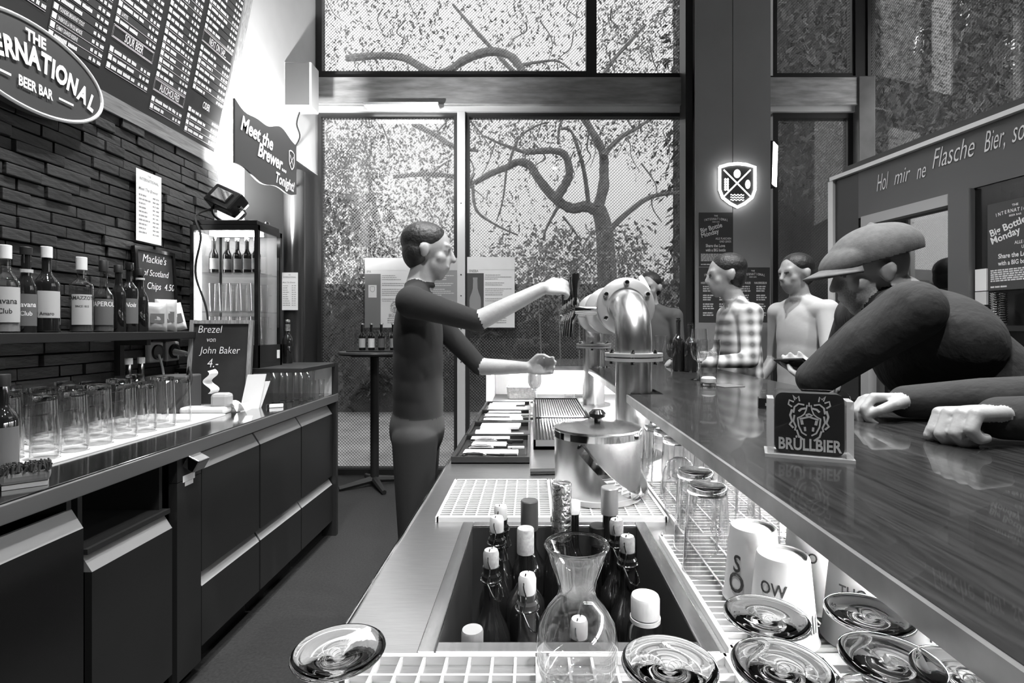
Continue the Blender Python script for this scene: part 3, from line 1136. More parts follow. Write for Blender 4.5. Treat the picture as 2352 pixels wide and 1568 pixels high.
def bottle(c, h, r, label, name='bottle', neck=0.014, body=0.56, shoulder=0.72, gl=None, cap=None, cap_h=0.035, lab=None, band=None,
           words=None, face=-0.8, group=None, liquid=None, neck_label=None, square=False, cat='bottle', wmat=None, shear=0.0):
    """body = share of the height up to the shoulder, shoulder = share where the neck starts"""
    c = Vector(c)
    t = thing(name, label, cat, c, group)
    gl = gl or M_bottle
    hn = h - (cap_h * 0.4 if cap else 0)
    seg = 28
    prof = [(0, 0.004), (r * .85, 0.0), (r, 0.008), (r, h * body * .97), (r * .98, h * body)]
    for k in range(1, 7):
        q = k / 6
        rr = r + (neck - r) * (0.5 - 0.5 * math.cos(math.pi * q))
        prof.append((rr, h * body + (h * shoulder - h * body) * q))
    prof += [(neck, h * .93), (neck * 1.18, h * .94), (neck * 1.18, h * .965), (neck, h * .975), (neck, hn), (0, hn)]
    MB().lathe(prof, c, seg).build('glass', gl, t, smooth=True)
    if liquid:
        m_, lv = liquid
        MB().lathe([(0, 0.006), (r * .93, 0.006), (r * .93, h * lv), (0, h * lv)], c, 20).build('liquid', m_, t, smooth=True)
    if cap:
        MB().lathe([(0, h - cap_h), (neck * 1.25, h - cap_h), (neck * 1.25, h - .002), (neck * 1.15, h), (0, h)], c, 20).build('cap', cap, t, smooth=True)
    if lab:
        lm, z0, z1 = lab[:3]
        wdt = lab[3] if len(lab) > 3 else 1.15
        mb = MB()
        arc_band(mb, c, r * 1.012, c.z + h * z0, c.z + h * z1, face - wdt, face + wdt)
        lo = mb.build('label', lm, t, smooth=True)
        if words:
            mb = MB()
            for s, zf, sz in words:
                text_cyl(mb, s, c, r * 1.02, c.z + h * zf, sz, face + 0.0, shear=shear)
            mb.build('lettering', wmat or M_printd, lo)
    if neck_label:
        lm, z0, z1 = neck_label
        mb = MB()
        arc_band(mb, c, neck * 1.3 + 0.001, c.z + h * z0, c.z + h * z1, 0, 2 * math.pi, 24)
        mb.build('neck_label', lm, t, smooth=True)
    return t


def shelf_spot(x, X=-1.95):
    Y = X * F / (x - 1222)
    return (X, Y, ZS)


bottle(shelf_spot(12), 0.325, 0.043, 'pale rum bottle with white cap at the near end of the shelf', neck=0.015, body=.55, shoulder=.75, gl=M_bottlec, cap=M_paper, cap_h=.05,
       lab=(M_label, .12, .52), words=[('Havana', .33, .03), ('Club', .22, .026)], liquid=(mat('pale spirit', .55, .2), .5))
bottle(shelf_spot(60), 0.33, 0.033, 'dark rum bottle with a dark neck band', neck=0.015, body=.5, shoulder=.7, cap=M_black, cap_h=.03,
       lab=(M_labeld, .08, .45), words=[('Havana', .30, .027), ('Club', .2, .024)], wmat=M_print, neck_label=(M_label, .70, .74))
bottle(shelf_spot(107), 0.345, 0.043, 'dark whisky bottle with white cap and picture label', neck=0.015, body=.55, shoulder=.72, cap=M_paper, cap_h=.045,
       lab=(M_label, .17, .48), words=[('Amaro', .2, .02)])
bottle(shelf_spot(187), 0.325, 0.042, 'clear bitter bottle with pale label and white cap band', neck=0.016, body=.62, shoulder=.72, gl=M_bottlec, cap=M_paper, cap_h=.055,
       lab=(M_label, .10, .50, .9), words=[('RAMAZZOTTI', .43, .022), ('SINCE 1815', .33, .012)], liquid=(mat('dim spirit', .15, .2), .34))
bottle(shelf_spot(238), 0.325, 0.038, 'slim-necked aperitif bottle with white side label', neck=0.014, body=.48, shoulder=.66, gl=M_bottlec, cap=M_black, cap_h=.05,
       lab=(M_labeld, .10, .46, 1.0), words=[('APEROL', .36, .03)], wmat=M_print, liquid=(mat('mid spirit', .2, .2), .42))
bottle(shelf_spot(272), 0.315, 0.030, 'thin black bottle standing between aperitif and vermouth', neck=0.014, cap=M_black)
bottle(shelf_spot(297), 0.335, 0.036, 'black vermouth bottle with script on a dark label', neck=0.014, body=.6, shoulder=.74, cap=M_blackgl,
       lab=(M_labeld, .12, .48), words=[('Nois', .36, .03)], wmat=M_print, shear=.3)
bottle(shelf_spot(322), 0.315, 0.034, 'black bottle next to the chip board', neck=0.014, body=.5, shoulder=.72, cap=M_black, neck_label=(M_label, .82, .85))

# chip board
fr_c = Frame((-2.0, 2.655, ZS), (0.02, 1, 0), (-0.06, 0, 1))
cb = thing('chalkboard', 'small framed chalkboard advertising chips on the bottle shelf', 'chalkboard', (-2.0, 2.80, ZS))
MB().prism([(0, 0), (0.29, 0), (0.29, 0.44), (0, 0.44)], fr_c, -0.012, 0.0).build('slate', M_chalkb, cb)
mb = MB()
for a, b in (((0, 0), (0.29, 0.018)), ((0, 0.422), (0.29, 0.44)), ((0, 0.018), (0.018, 0.422)), ((0.272, 0.018), (0.29, 0.422))):
    mb.prism([(a[0], a[1]), (b[0], a[1]), (b[0], b[1]), (a[0], b[1])], fr_c, -0.012, 0.008)
mb.build('frame', M_blackgl, cb)
mb = MB()
for s, x, y, sz in (("Mackie's", 0.05, 0.365, .06), ('of Scotland', 0.05, 0.295, .048), ('Chips  4.50', 0.07, 0.225, .052)):
    text(mb, s, fr_c, x, y, sz, shear=.3, bold=-0.004, sx=.85, d=0.002)
mb.build('chalk_writing', M_chalk, cb)


# chip bags
def bag(c, w, h, d, ang, label, m, tilt=0.0):
    bm = bmesh.new()
    bmesh.ops.create_grid(bm, x_segments=10, y_segments=12, size=0.5)
    r = random.Random(int(c[1] * 1000))
    vs, fs = [], []
    base = [v.co.copy() for v in bm.verts]
    faces = [[v.index for v in f.verts] for f in bm.faces]
    bm.free()
    n = len(base)
    for sgn in (-1, 1):
        for v in base:
            e = max(0, (1 - (2 * v.x) ** 2)) ** .5 * max(0, (1 - (2 * v.y) ** 4)) ** .5
            vs.append(Vector((v.x * w, sgn * d / 2 * e + r.uniform(-.0025, .0025) * e, (v.y + .5) * h)))
    fs = [tuple(reversed(f)) for f in faces] + [tuple(i + n for i in f) for f in faces]
    R = Matrix.Rotation(ang, 3, 'Z') @ Matrix.Rotation(tilt, 3, 'Y')
    c = Vector(c)
    t = thing('chip_bag', label, 'snack bag', c, 'chip bags')
    MB().add([c + R @ v for v in vs], fs).build('bag', m, t, smooth=True, angle=60)
    mb = MB()
    fr = Frame(c + R @ Vector((0, 0, 0)), R @ Vector((1, 0, 0)), R @ Vector((0, 0, 1)))
    mb.prism([(-w * .3, h * .3), (w * .3, h * .3), (w * .3, h * .62), (-w * .3, h * .62)], fr, d * .5, d * .52)
    mb.build('print', M_labeld if m is not M_labeld else M_paper, t)


bag((-1.93, 2.68, ZS), 0.10, 0.15, 0.05, 0.9, 'shiny chip bag next to the black bottle', mat('shiny bag', .6, .25, .3))
bag((-1.93, 2.755, ZS), 0.10, 0.17, 0.05, 0.9, 'silvery tall chip bag in the middle of the bag row', mat('shiny bag', .6, .25, .3))
bag((-1.93, 2.85, ZS + 0.004), 0.09, 0.15, 0.05, 0.9, 'pale chip bag leaning at the far shelf end', M_paper, tilt=-.22)

# wall sockets with plug and cable
so = thing('wall_socket', 'double wall socket with white plugs under the bottle shelf', 'socket', (-2.03, 2.86, 1.2))
for yy in (2.80, 2.93):
    MB().box((-2.025, yy, 1.255), (0.03, 0.105, 0.11), bevel=0.01).build('plate', M_plasticg, so)
    MB().lathe([(0, 0.012), (0.033, 0.012), (0.04, 0.018), (0.04, 0), (0, 0)], (-2.015, yy, 1.255), 20, Matrix.Rotation(math.pi / 2, 3, 'Y')).build('socket_ring', M_black, so, smooth=True)
MB().tube([(-2.01, 2.93, 1.25), (-1.93, 2.92, 1.24)], [0.02, 0.014], 10).build('plug', M_plastic, so, smooth=True)
MB().tube(catmull([(-1.94, 2.92, 1.24), (-1.85, 2.9, 1.22), (-1.84, 2.87, 1.12), (-1.87, 2.82, 1.03), (-1.86, 2.76, 0.958)], 6), 0.007, 8).build('cable', M_plasticl, so, smooth=True)
MB().tube(catmull([(-2.0, 2.80, 1.24), (-1.95, 2.76, 1.16), (-1.93, 2.74, 1.05), (-1.94, 2.70, 0.958)], 6), 0.006, 8).build('cable', M_plasticl, so, smooth=True)

# ================================================================== BACK COUNTER
XC = -1.31
wt = thing('back_worktop', 'long polished steel worktop of the back counter', 'worktop', (-1.68, 2.3, 0.9))
MB().span((XW + 0.02, 0.9, 0.90), (XC, 3.52, ZC), bevel=0.004).build('top', mat('mirror steel top', .5, .12, 1.0, noise=.1, nscale=3), wt)
MB().span((XC - 0.004, 0.9, 0.895), (XC + 0.006, 3.52, 0.945), bevel=0.003).build('front_edge', mat('edge steel', .4, .3, .9), wt)


def lip(mb, y0, y1, z1, depth=0.035, hgt=0.055, x=XC - 0.02):
    """sloping grip strip at the head of a drawer front"""
    pr = [(x, z1 - hgt), (x, z1 - hgt - 0.004), (x - depth, z1), (x - depth, z1 - 0.012)]
    pr = [(x, z1 - hgt), (x - depth, z1), (x - depth - 0.01, z1), (x - depth - 0.01, z1 - hgt)]
    vs = [(p[0], y0, p[1]) for p in pr] + [(p[0], y1, p[1]) for p in pr]
    mb.add(vs, [(0, 1, 2, 3), (7, 6, 5, 4), (0, 4, 5, 1), (1, 5, 6, 2), (2, 6, 7, 3), (3, 7, 4, 0)])


def cabinet(y0, y1, rows, label, m=M_cab, niche=None, lipm=M_cablip):
    t = thing('base_cabinet', label, 'cabinet', (-1.66, (y0 + y1) / 2, 0))
    mb = MB()
    mb.span((XW + 0.05, y0, 0.10), (XC - 0.06, y0 + 0.016, 0.895))
    mb.span((XW + 0.05, y1 - 0.016, 0.10), (XC - 0.06, y1, 0.895))
    mb.span((XW + 0.05, y0, 0.10), (XC - 0.06, y1, 0.116))
    mb.span((XW + 0.05, y0, 0.10), (XW + 0.06, y1, 0.895))
    if niche:
        mb.span((XW + 0.05, y0, niche - 0.016), (XC - 0.03, y1, niche))
    mb.build('carcass', M_dark if niche else M_cab, t)
    MB().span((XW + 0.05, y0, 0.0), (XC - 0.09, y1, 0.10)).build('plinth', M_black, t)
    for z0, z1 in rows:
        g = 0.004
        d = MB().span((XC - 0.042, y0 + g, z0 + g), (XC - 0.02, y1 - g, z1 - 0.055)).build('drawer_front', m, t)
        mb = MB()
        lip(mb, y0 + g, y1 - g, z1)
        mb.build('grip', lipm, d)
    return t


cabinet(1.0, 1.553, [(0.10, 0.845)], 'steel front of the undercounter dishwasher at the near end', mat('steel front', 0.1, .25, .9))
cabinet(1.575, 1.935, [(0.10, 0.70)], 'back cabinet with an open dark niche over one drawer', niche=0.715)
cabinet(2.10, 2.55, [(0.40, 0.87), (0.10, 0.40)], 'two-drawer back cabinet next to the logo panel')
cabinet(2.555, 3.01, [(0.40, 0.87), (0.10, 0.40)], 'middle two-drawer back cabinet')
cabinet(3.015, 3.48, [(0.40, 0.87), (0.10, 0.40)], 'far two-drawer back cabinet by the end panel')
ep = thing('filler_panel', 'narrow dark panel with a small steel bottle opener box', 'panel', (-1.36, 2.02, 0))
MB().span((XC - 0.05, 1.955, 0.05), (XC - 0.018, 2.096, 0.80)).build('panel', M_cab, ep)
MB().span((XC - 0.05, 1.955, 0.803), (XC - 0.018, 2.096, 0.895)).build('upper_panel', M_cab, ep)
op = MB().box((XC + 0.012, 2.02, 0.865), (0.05, 0.07, 0.05), (0, 0.5, 0), bevel=0.004).build('opener', M_chrome, ep)
fo = Frame((XC - 0.017, 1.985, 0.76), (0, 1, 0), (0, 0, 1))
mb = MB()
mb.prism([(0, 0.035), (0.07, 0.035), (0.07, 0.06), (0, 0.06)], fo, 0, 0.001)
mb.prism([(0.012, 0.018), (0.06, 0.018), (0.06, 0.034), (0.012, 0.034)], fo, 0, 0.001)
mb.build('sticker', M_paper, ep)
cep = thing('end_panel', 'dark end panel closing the back counter by the window', 'panel', (-1.66, 3.5, 0))
MB().span((XW + 0.02, 3.485, 0.0), (XC + 0.002, 3.52, 0.895)).build('panel', M_cab, cep)

# raised shelf unit at the far end, carrying the fridge
su = thing('counter_shelf', 'low open shelf unit on the far end of the back counter', 'shelf', (-1.68, 3.25, ZC))
MB().span((XW + 0.02, 2.98, 1.13), (XC, 3.52, 1.155), bevel=0.003).build('top', M_cab, su)
MB().span((XW + 0.02, 3.49, ZC), (XC, 3.52, 1.13)).build('side', M_white, su)
MB().span((XC - 0.02, 3.47, ZC), (XC + 0.002, 3.525, 1.155)).build('edge_strip', M_cab, su)
MB().span((XW + 0.02, 2.98, ZC), (XW + 0.04, 3.49, 1.13)).build('back', M_plasticl, su)
MB().span((XW + 0.04, 2.985, ZC), (-1.60, 3.0, 1.13)).build('side', M_dark, su)

# drinks fridge
FX0, FX1, FY0, FY1, FZ0, FZ1 = -1.955, -1.565, 2.985, 3.27, 1.155, 1.975
fg = thing('display_fridge', 'black glass display fridge full of bottles and glasses, lit inside', 'fridge', ((FX0 + FX1) / 2, 3.12, FZ0))
mb = MB()
w = 0.022
for x in (FX0, FX1 - w):
    for y in (FY0, FY1 - w):
        mb.span((x, y, FZ0), (x + w, y + w, FZ1))
mb.span((FX0, FY0, FZ1 - 0.03), (FX1, FY1, FZ1))
mb.span((FX0, FY0, FZ0), (FX1, FY1, FZ0 + 0.13))
mb.build('frame', M_blackgl, fg)
MB().span((FX0 + 0.004, FY0 + w, FZ0 + 0.13), (FX0 + 0.012, FY1 - w, FZ1 - 0.03)).build('back_panel', M_plasticl, fg)
MB().span((FX0 + w, FY1 - 0.012, FZ0 + 0.13), (FX1 - w, FY1 - 0.004, FZ1 - 0.03)).build('back_panel', M_plasticl, fg)
MB().span((FX0 + w, FY0 + 0.004, FZ0 + 0.13), (FX1 - w, FY0 + 0.010, FZ1 - 0.03)).build('pane', M_pane2, fg)
MB().span((FX1 - 0.010, FY0 + w, FZ0 + 0.13), (FX1 - 0.004, FY1 - w, FZ1 - 0.03)).build('pane', M_pane2, fg)
shz = (FZ0 + 0.13, 1.475, 1.70)
for z_ in shz[1:]:
    MB().span((FX0 + w, FY0 + 0.02, z_), (FX1 - w, FY1 - 0.02, z_ + 0.006)).build('glass_shelf', M_pane2, fg)
MB().span((FX0 + 0.03, FY0 + 0.02, FZ0 + 0.14), (FX0 + 0.045, FY0 + 0.035, FZ1 - 0.04)).build('light_strip', M_ledf, fg)
MB().span((FX0 + 0.05, FY0 + 0.1, FZ1 - 0.042), (FX1 - 0.05, FY0 + 0.16, FZ1 - 0.032)).build('light_strip', M_ledf, fg)
MB().span((FX0 + 0.01, FY0 + 0.01, FZ1), (FX1 - 0.01, FY1 - 0.01, FZ1 + 0.03), bevel=.005).build('top_cover', M_blackgl, fg)
MB().lathe([(0, 0), (0.012, 0), (0.016, .012), (0.012, .024), (0, .026)], (FX1 - 0.05, FY0 + .2, FZ1 + 0.03), 12).build('knob', M_chrome, fg, smooth=True)
MB().box((FX1 + 0.0015, FY1 - 0.05, FZ0 + 0.07), (0.003, 0.03, 0.05)).build('sticker', M_paper, fg)


# bottles and glasses inside the fridge
def simple_glass(c, h, r0, r1, label, name='glass', group=None, inverted=False, m=None, th=0.0022, seg=20, foot=0.006):
    c = Vector(c)
    t = thing(name, label, 'glass', c, group)
    MB().lathe([(r0, foot), (r1, h)], c, seg).build('bowl', m or M_glass, t, smooth=True)
    MB().lathe([(0, 0), (r0, 0), (r0 + .0003, foot), (0, foot)], c, seg).build('foot', M_glassr, t, smooth=True)
    MB().tube([c + Vector((r1 * math.cos(q), r1 * math.sin(q), h)) for q in [2 * math.pi * i / seg for i in range(seg + 1)]], .0011, 5, caps=False).build('rim', M_glasst, t, smooth=True)
    return t


rf = random.Random(21)
for i in range(5):
    bottle((FX0 + 0.07 + i * 0.062, FY0 + 0.13 + rf.uniform(-.03, .03), 1.706), 0.215, 0.026, '%s small dark bottle on the top fridge shelf, from the wall' % ORD[i], neck=.011,
           body=.5, shoulder=.7, group='bottles on the top fridge shelf', lab=(M_label, .12, .42), cap=M_foil, cap_h=.02)
for z_, gname in ((1.481, 'middle'), (FZ0 + 0.131, 'lower')):
    for i in range(5):
        for j in range(2):
            simple_glass((FX0 + 0.075 + i * 0.062, FY0 + 0.09 + j * 0.11, z_), 0.165, 0.02, 0.027, '%s clear glass in the %s row of the %s fridge shelf' % (ORD[i], ('front', 'back')[j], gname), group='glasses on the %s fridge shelf' % gname)

# floodlight on top of the fridge
fl = thing('floodlight', 'black floodlight tilted up on top of the fridge', 'lamp', (-1.78, 3.08, FZ1 + 0.03))
Rf = Euler((math.radians(-28), math.radians(24), math.radians(-12))).to_matrix()
cf = Vector((-1.79, 3.06, 2.13))
MB().box(cf, (0.19, 0.09, 0.13), Rf, bevel=0.012).build('housing', M_blackgl, fl)
MB().box(cf + Rf @ Vector((0, 0.052, 0)), (0.17, 0.012, 0.11), Rf).build('lens', M_lamp, fl)
MB().box(cf + Rf @ Vector((0, -0.05, 0)), (0.11, 0.016, 0.07), Rf, bevel=.004).build('back_plate', M_chrome, fl)
MB().tube(catmull([cf + Rf @ Vector((0.1, 0, 0)), (-1.69, 3.08, 2.06), (-1.74, 3.08, FZ1 + 0.035)], 5), 0.008, 8).build('bracket', M_chrome, fl, smooth=True)
MB().tube(catmull([cf + Rf @ Vector((-0.1, 0, 0)), (-1.88, 3.08, 2.06), (-1.82, 3.08, FZ1 + 0.035)], 5), 0.008, 8).build('bracket', M_black, fl, smooth=True)
MB().box((-1.78, 3.08, FZ1 + 0.036), (0.12, 0.05, 0.012)).build('foot', M_black, fl)
MB().tube(catmull([(-1.86, 3.1, 2.1), (-1.93, 3.0, 2.03), (-1.88, 2.965, 1.9), (-1.91, 2.965, 1.7), (-1.85, 2.965, 1.5), (-1.83, 2.955, 1.36)], 6), 0.006, 6).build('cable', M_black, fl)
ld = bpy.data.lights.new('flood_beam', 'SPOT')
ld.energy = FLOOD_W * 4
ld.spot_size = math.radians(105)
ld.spot_blend = 0.8
ld.shadow_soft_size = 0.06
lo = bpy.data.objects.new('flood_beam', ld)
COL.objects.link(lo)
lo.parent = fl
src = Vector((-1.76, 3.19, 2.20))
lo.location = src - fl.location
lo.rotation_euler = (Vector((-1.95, 4.6, 3.3)) - src).to_track_quat('-Z', 'Y').to_euler()

# pretzel board
fr_p = Frame((-1.885, 2.84, ZC), (1, 0.06, 0), (0, 0.1, 1))
pb = thing('chalkboard', 'tall chalkboard offering pretzels, leaning against the fridge', 'chalkboard', (-1.72, 2.86, ZC))
MB().prism([(0, 0), (0.335, 0), (0.335, 0.48), (0, 0.48)], fr_p, -0.012, 0.0).build('slate', M_chalkb, pb)
mb = MB()
for a, b in (((0, 0), (0.335, 0.02)), ((0, 0.46), (0.335, 0.48)), ((0, 0.02), (0.02, 0.46)), ((0.315, 0.02), (0.335, 0.46))):
    mb.prism([(a[0], a[1]), (b[0], a[1]), (b[0], b[1]), (a[0], b[1])], fr_p, -0.015, 0.01)
mb.build('frame', M_woodframez, pb)
mb = MB()
for s, x, y, sz in (('Brezel', 0.04, 0.41, .06), ('von', 0.09, 0.36, .04), ('John Baker', 0.06, 0.295, .056), ('4.-', 0.10, 0.22, .07)):
    text(mb, s, fr_p, x, y, sz, shear=.15, bold=-0.006, sx=.85, d=0.003)
mb.build('chalk_writing', M_chalk, pb)

# card terminal, black box, papers
bx = thing('card_reader_box', 'dark grey box with cables in front of the pretzel board', 'box', (-1.86, 2.72, ZC))
MB().box((-1.865, 2.72, ZC + 0.095), (0.20, 0.16, 0.19), (0, 0, 0.15), bevel=0.008).build('case', mat('box grey', .07, .45), bx)
MB().tube(catmull([(-1.82, 2.76, 1.14), (-1.77, 2.70, 1.18), (-1.74, 2.66, 1.10), (-1.78, 2.6, 1.0), (-1.83, 2.585, 0.957)], 6), 0.006, 8).build('cable', M_black, bx, smooth=True)
ct = thing('card_terminal', 'grey card terminal with a curling receipt roll', 'card terminal', (-1.60, 2.66, ZC))
MB().box((-1.66, 2.66, ZC + 0.018), (0.22, 0.08, 0.036), (0, 0, 0.1), bevel=0.012).build('base', M_plastic, ct)
MB().box((-1.59, 2.68, ZC + 0.065), (0.09, 0.07, 0.075), (0, 0, 0.1), bevel=0.018).build('printer', M_plasticg, ct)
pts = []
for i in range(22):
    q = i / 21
    pts.append((-1.63 + 0.018 * math.sin(q * 9.0) - 0.01 * q, 2.66, ZC + 0.10 + 0.12 * q))
MB().ribbon(pts, 0.055, 0.0008, (0.25, 1, 0)).build('receipt', M_paper, ct, smooth=True)
rc = thing('receipt_paper', 'curled white receipt strip lying by the terminal', 'receipt', (-1.50, 2.72, ZC))
MB().ribbon([(-1.55 + 0.10 * i / 20, 2.70 + 0.02 * math.sin(i / 4), ZC + 0.002 + 0.045 * abs(math.cos(i / 20 * math.pi * 1.4))) for i in range(21)], 0.06, 0.0008, (0.2, 1, 0)).build('strip', M_paper, rc, smooth=True)
lf = thing('leaflet', 'white folded leaflet standing beside the pretzel board', 'leaflet', (-1.515, 2.83, ZC))
MB().prism([(0, 0), (0.09, 0), (0.09, 0.19), (0, 0.19)], Frame((-1.56, 2.79, ZC), (1, 0.5, 0), (0.22, 0.0, 1)), 0, 0.002).build('sheet', M_paper, lf)
MB().prism([(0, 0), (0.09, 0), (0.09, 0.15), (0, 0.15)], Frame((-1.55, 2.80, ZC), (1, 0.9, 0), (0.3, 0.1, 1)), 0, 0.002).build('sheet', M_paper, lf)
kb = thing('lighter', 'small pale lighter on the polished worktop', 'lighter', (-1.40, 2.86, ZC))
MB().box((-1.40, 2.86, ZC + 0.01), (0.07, 0.022, 0.018), (0, 0, 0.4), bevel=.004).build('body', M_plastic, kb)
MB().box((-1.437, 2.844, ZC + 0.01), (0.016, 0.02, 0.02), (0, 0, 0.4), bevel=.003).build('cap', M_chrome, kb)

# lone beer bottle on the shelf unit
bottle((-1.60, 3.42, 1.155), 0.285, 0.033, 'brown beer bottle alone on the far shelf unit', neck=.0125, body=.52, shoulder=.72, cap=M_foil, cap_h=.018, neck_label=(M_foil, .74, .9))
# glasses inside the shelf unit
for i, (x, y) in enumerate(((-1.52, 3.10), (-1.45, 3.12), (-1.52, 3.19), (-1.44, 3.21), (-1.38, 3.15), (-1.38, 3.24))):
    simple_glass((x, y, ZC), 0.17, 0.024, 0.032, '%s tall clear glass inside the low shelf unit, counted from the fridge' % ORD[i], group='tall glasses in the shelf unit')
for i, (x, y) in enumerate(((-1.40, 3.33), (-1.37, 3.40))):
    simple_glass((x, y, ZC), 0.10, 0.016, 0.022, ('small shot glass in the shelf unit beside the tall glasses', 'small shot glass nearest the white end of the shelf unit')[i], group='shot glasses in the shelf unit', m=M_glass)

# white drip mat with rows of upturned beer glasses
mt = thing('drip_mat', 'white drip mat under the upturned beer glasses', 'mat', (-1.76, 2.1, ZC))
MB().span((-2.0, 1.60, ZC), (-1.525, 2.60, ZC + 0.008), bevel=0.002).build('mat', M_plastic, mt)
rg = random.Random(2)
k = 0
g0 = None
for j in range(7):
    for i in range(4):
        x = -1.98 + 0.055 + i * 0.112
        y = 1.70 + j * 0.112
        if i == 0 and j == 6:
            continue
        lab = '%s upturned beer glass from the fridge, %s on the mat' % (ORD[6 - j], ('row nearest the wall', 'second row', 'third row', 'front row')[i])
        if g0 is None:
            g0 = thing('beer_glass', lab, 'glass', (x, y, ZC + 0.008), 'upturned beer glasses on the back counter')
            h = 0.215
            MB().lathe([(0.040, 0.0), (0.0395, 0.03), (0.033, 0.20)], (x, y, ZC + 0.008), 24).build('bowl', M_glass, g0, smooth=True)
            MB().lathe([(0, h - .016), (.032, h - .018), (.033, h - .01), (0.031, h - .001), (.028, h), (0, h - .002)], (x, y, ZC + 0.008), 24).build('foot', M_glassr, g0, smooth=True)
            MB().lathe([(0.040, 0.0), (.041, .001), (.040, .003), (.0392, .001)], (x, y, ZC + 0.008), 24, closed=True).build('rim', M_glasst, g0, smooth=True)
        else:
            dup(g0, (x + rg.uniform(-.006, .006), y + rg.uniform(-.006, .006), ZC + 0.008), lab, scale=rg.choice((1, .96, .9)))
for i, y in enumerate((2.50, 2.58)):
    bottle((-1.93, y, ZC), 0.29, 0.024, ('slim bitters bottle behind the upturned glasses, nearer one', 'slim bitters bottle behind the upturned glasses, nearer the fridge')[i], name='bitters_bottle', neck=.013, cap=M_paper, cap_h=.03, group='slim bottles behind the glasses')
bottle((-1.52, 1.50, ZC), 0.30, 0.036, 'black bottle at the frame edge on the back counter', neck=.014, cap=M_black, lab=(M_labeld, .1, .5))

# scrubber and steel rails near the sink
sb = thing('scrubber', 'dark bristle scrubbing sponge on the worktop edge', 'sponge', (-1.38, 1.42, ZC))
MB().box((-1.385, 1.43, ZC + 0.028), (0.10, 0.06, 0.03), (0, 0, .7), bevel=0.01).build('handle', mat('sponge', .1, .8), sb)
rs = random.Random(6)
mb = MB()
Rz = Matrix.Rotation(.7, 3, 'Z')
for i in range(260):
    p = Vector((-1.385, 1.43, 0)) + Rz @ Vector((rs.uniform(-.05, .05), rs.uniform(-.03, .03), 0))
    mb.box((p.x, p.y, ZC + 0.05 + rs.uniform(0, .006)), (0.003, 0.003, 0.02), (rs.uniform(-.4, .4), rs.uniform(-.4, .4), 0))
o = mb.build('bristles', mat('bristle', .03, .9), sb)
o['kind'] = 'stuff'
MB().box((-1.385, 1.43, ZC + 0.007), (0.09, 0.05, 0.012), (0, 0, .7)).build('pad', M_plasticg, sb)
pn = thing('steel_tray', 'shallow steel tray at the near end of the back counter', 'tray', (-1.55, 1.25, ZC))
mb = MB()
mb.span((-1.75, 1.05, ZC), (-1.42, 1.40, ZC + 0.004))
for a, b in (((-1.75, 1.05), (-1.74, 1.40)), ((-1.43, 1.05), (-1.42, 1.40)), ((-1.75, 1.05), (-1.42, 1.06)), ((-1.75, 1.39), (-1.42, 1.40))):
    mb.span((a[0], a[1], ZC), (b[0], b[1], ZC + 0.03))
mb.build('tray', M_chrome, pn)

# ================================================================== FRONT BAR
XL = -0.269
WX0, WX1, WY0, WY1 = -0.140, 0.237, 0.697, 1.138      # bottle well
bb = thing('bar_counter', 'dark body of the front bar under the steel counter', 'bar', (0.2, 1.6, 0))
MB().span((XL + 0.03, -0.4, 0.08), (XL + 0.05, 3.50, 0.90)).build('front', M_steelx, bb)
MB().span((0.62, -0.4, 0.0), (0.68, 3.72, ZB - 0.026)).build('customer_side', wood('bar front wood', .02, .05, .4, axis=2), bb)
MB().span((XL + 0.03, 3.48, 0.0), (0.62, 3.52, ZB - 0.026)).build('end_side', M_cab, bb)
MB().span((0.60, -0.4, ZC), (0.62, 3.48, ZB - 0.026)).build('back_panel', M_plastic, bb)
MB().span((XL + 0.03, 3.44, ZC), (0.60, 3.48, ZB - 0.026)).build('back_panel', M_plastic, bb)
MB().span((XL + 0.002, 3.04, ZC), (XL + 0.03, 3.48, ZB - 0.026)).build('box_side', M_alu, bb)

ctp = thing('steel_counter', 'brushed steel counter of the front bar with a sunken bottle well', 'counter', (0.1, 1.5, 0.9))
mb = MB()
z0 = ZC - 0.04
mb.span((XL, -0.4, z0), (WX0, 3.50, ZC))
mb.span((WX1, -0.4, z0), (0.62, 3.50, ZC))
mb.span((WX0, -0.4, z0), (WX1, WY0, ZC))
mb.span((WX0, WY1, z0), (WX1, 3.50, ZC))
mb.build('top', M_steel, ctp)
ZW = ZC - 0.26
mb = MB()
t_ = 0.012
mb.span((WX0, WY0, ZW), (WX1, WY1, ZW + 0.004))
mb.span((WX0, WY0, ZW), (WX0 + t_, WY1, ZC + 0.002))
mb.span((WX1 - t_, WY0, ZW), (WX1, WY1, ZC + 0.002))
mb.span((WX0, WY0, ZW), (WX1, WY0 + t_, ZC + 0.002))
mb.span((WX0, WY1 - t_, ZW), (WX1, WY1, ZC + 0.002))
mb.build('well', mat('well steel', .3, .3, .9), ctp)
mb = MB()
for (a, b) in (((WX0 - .012, WY0 - .012), (WX0 + .012, WY1 + .012)), ((WX1 - .012, WY0 - .012), (WX1 + .012, WY1 + .012)),
               ((WX0 + .012, WY0 - .012), (WX1 - .012, WY0 + .012)), ((WX0 + .012, WY1 - .012), (WX1 - .012, WY1 + .012))):
    mb.span((a[0], a[1], ZC + 0.001), (b[0], b[1], ZC + 0.006), bevel=.002)
mb.build('well_rim', M_steelx, ctp)
MB().span((XL - 0.004, -0.4, z0 - .004), (XL + 0.004, 3.50, ZC + 0.003), bevel=.003).build('edge', M_chrome, ctp)

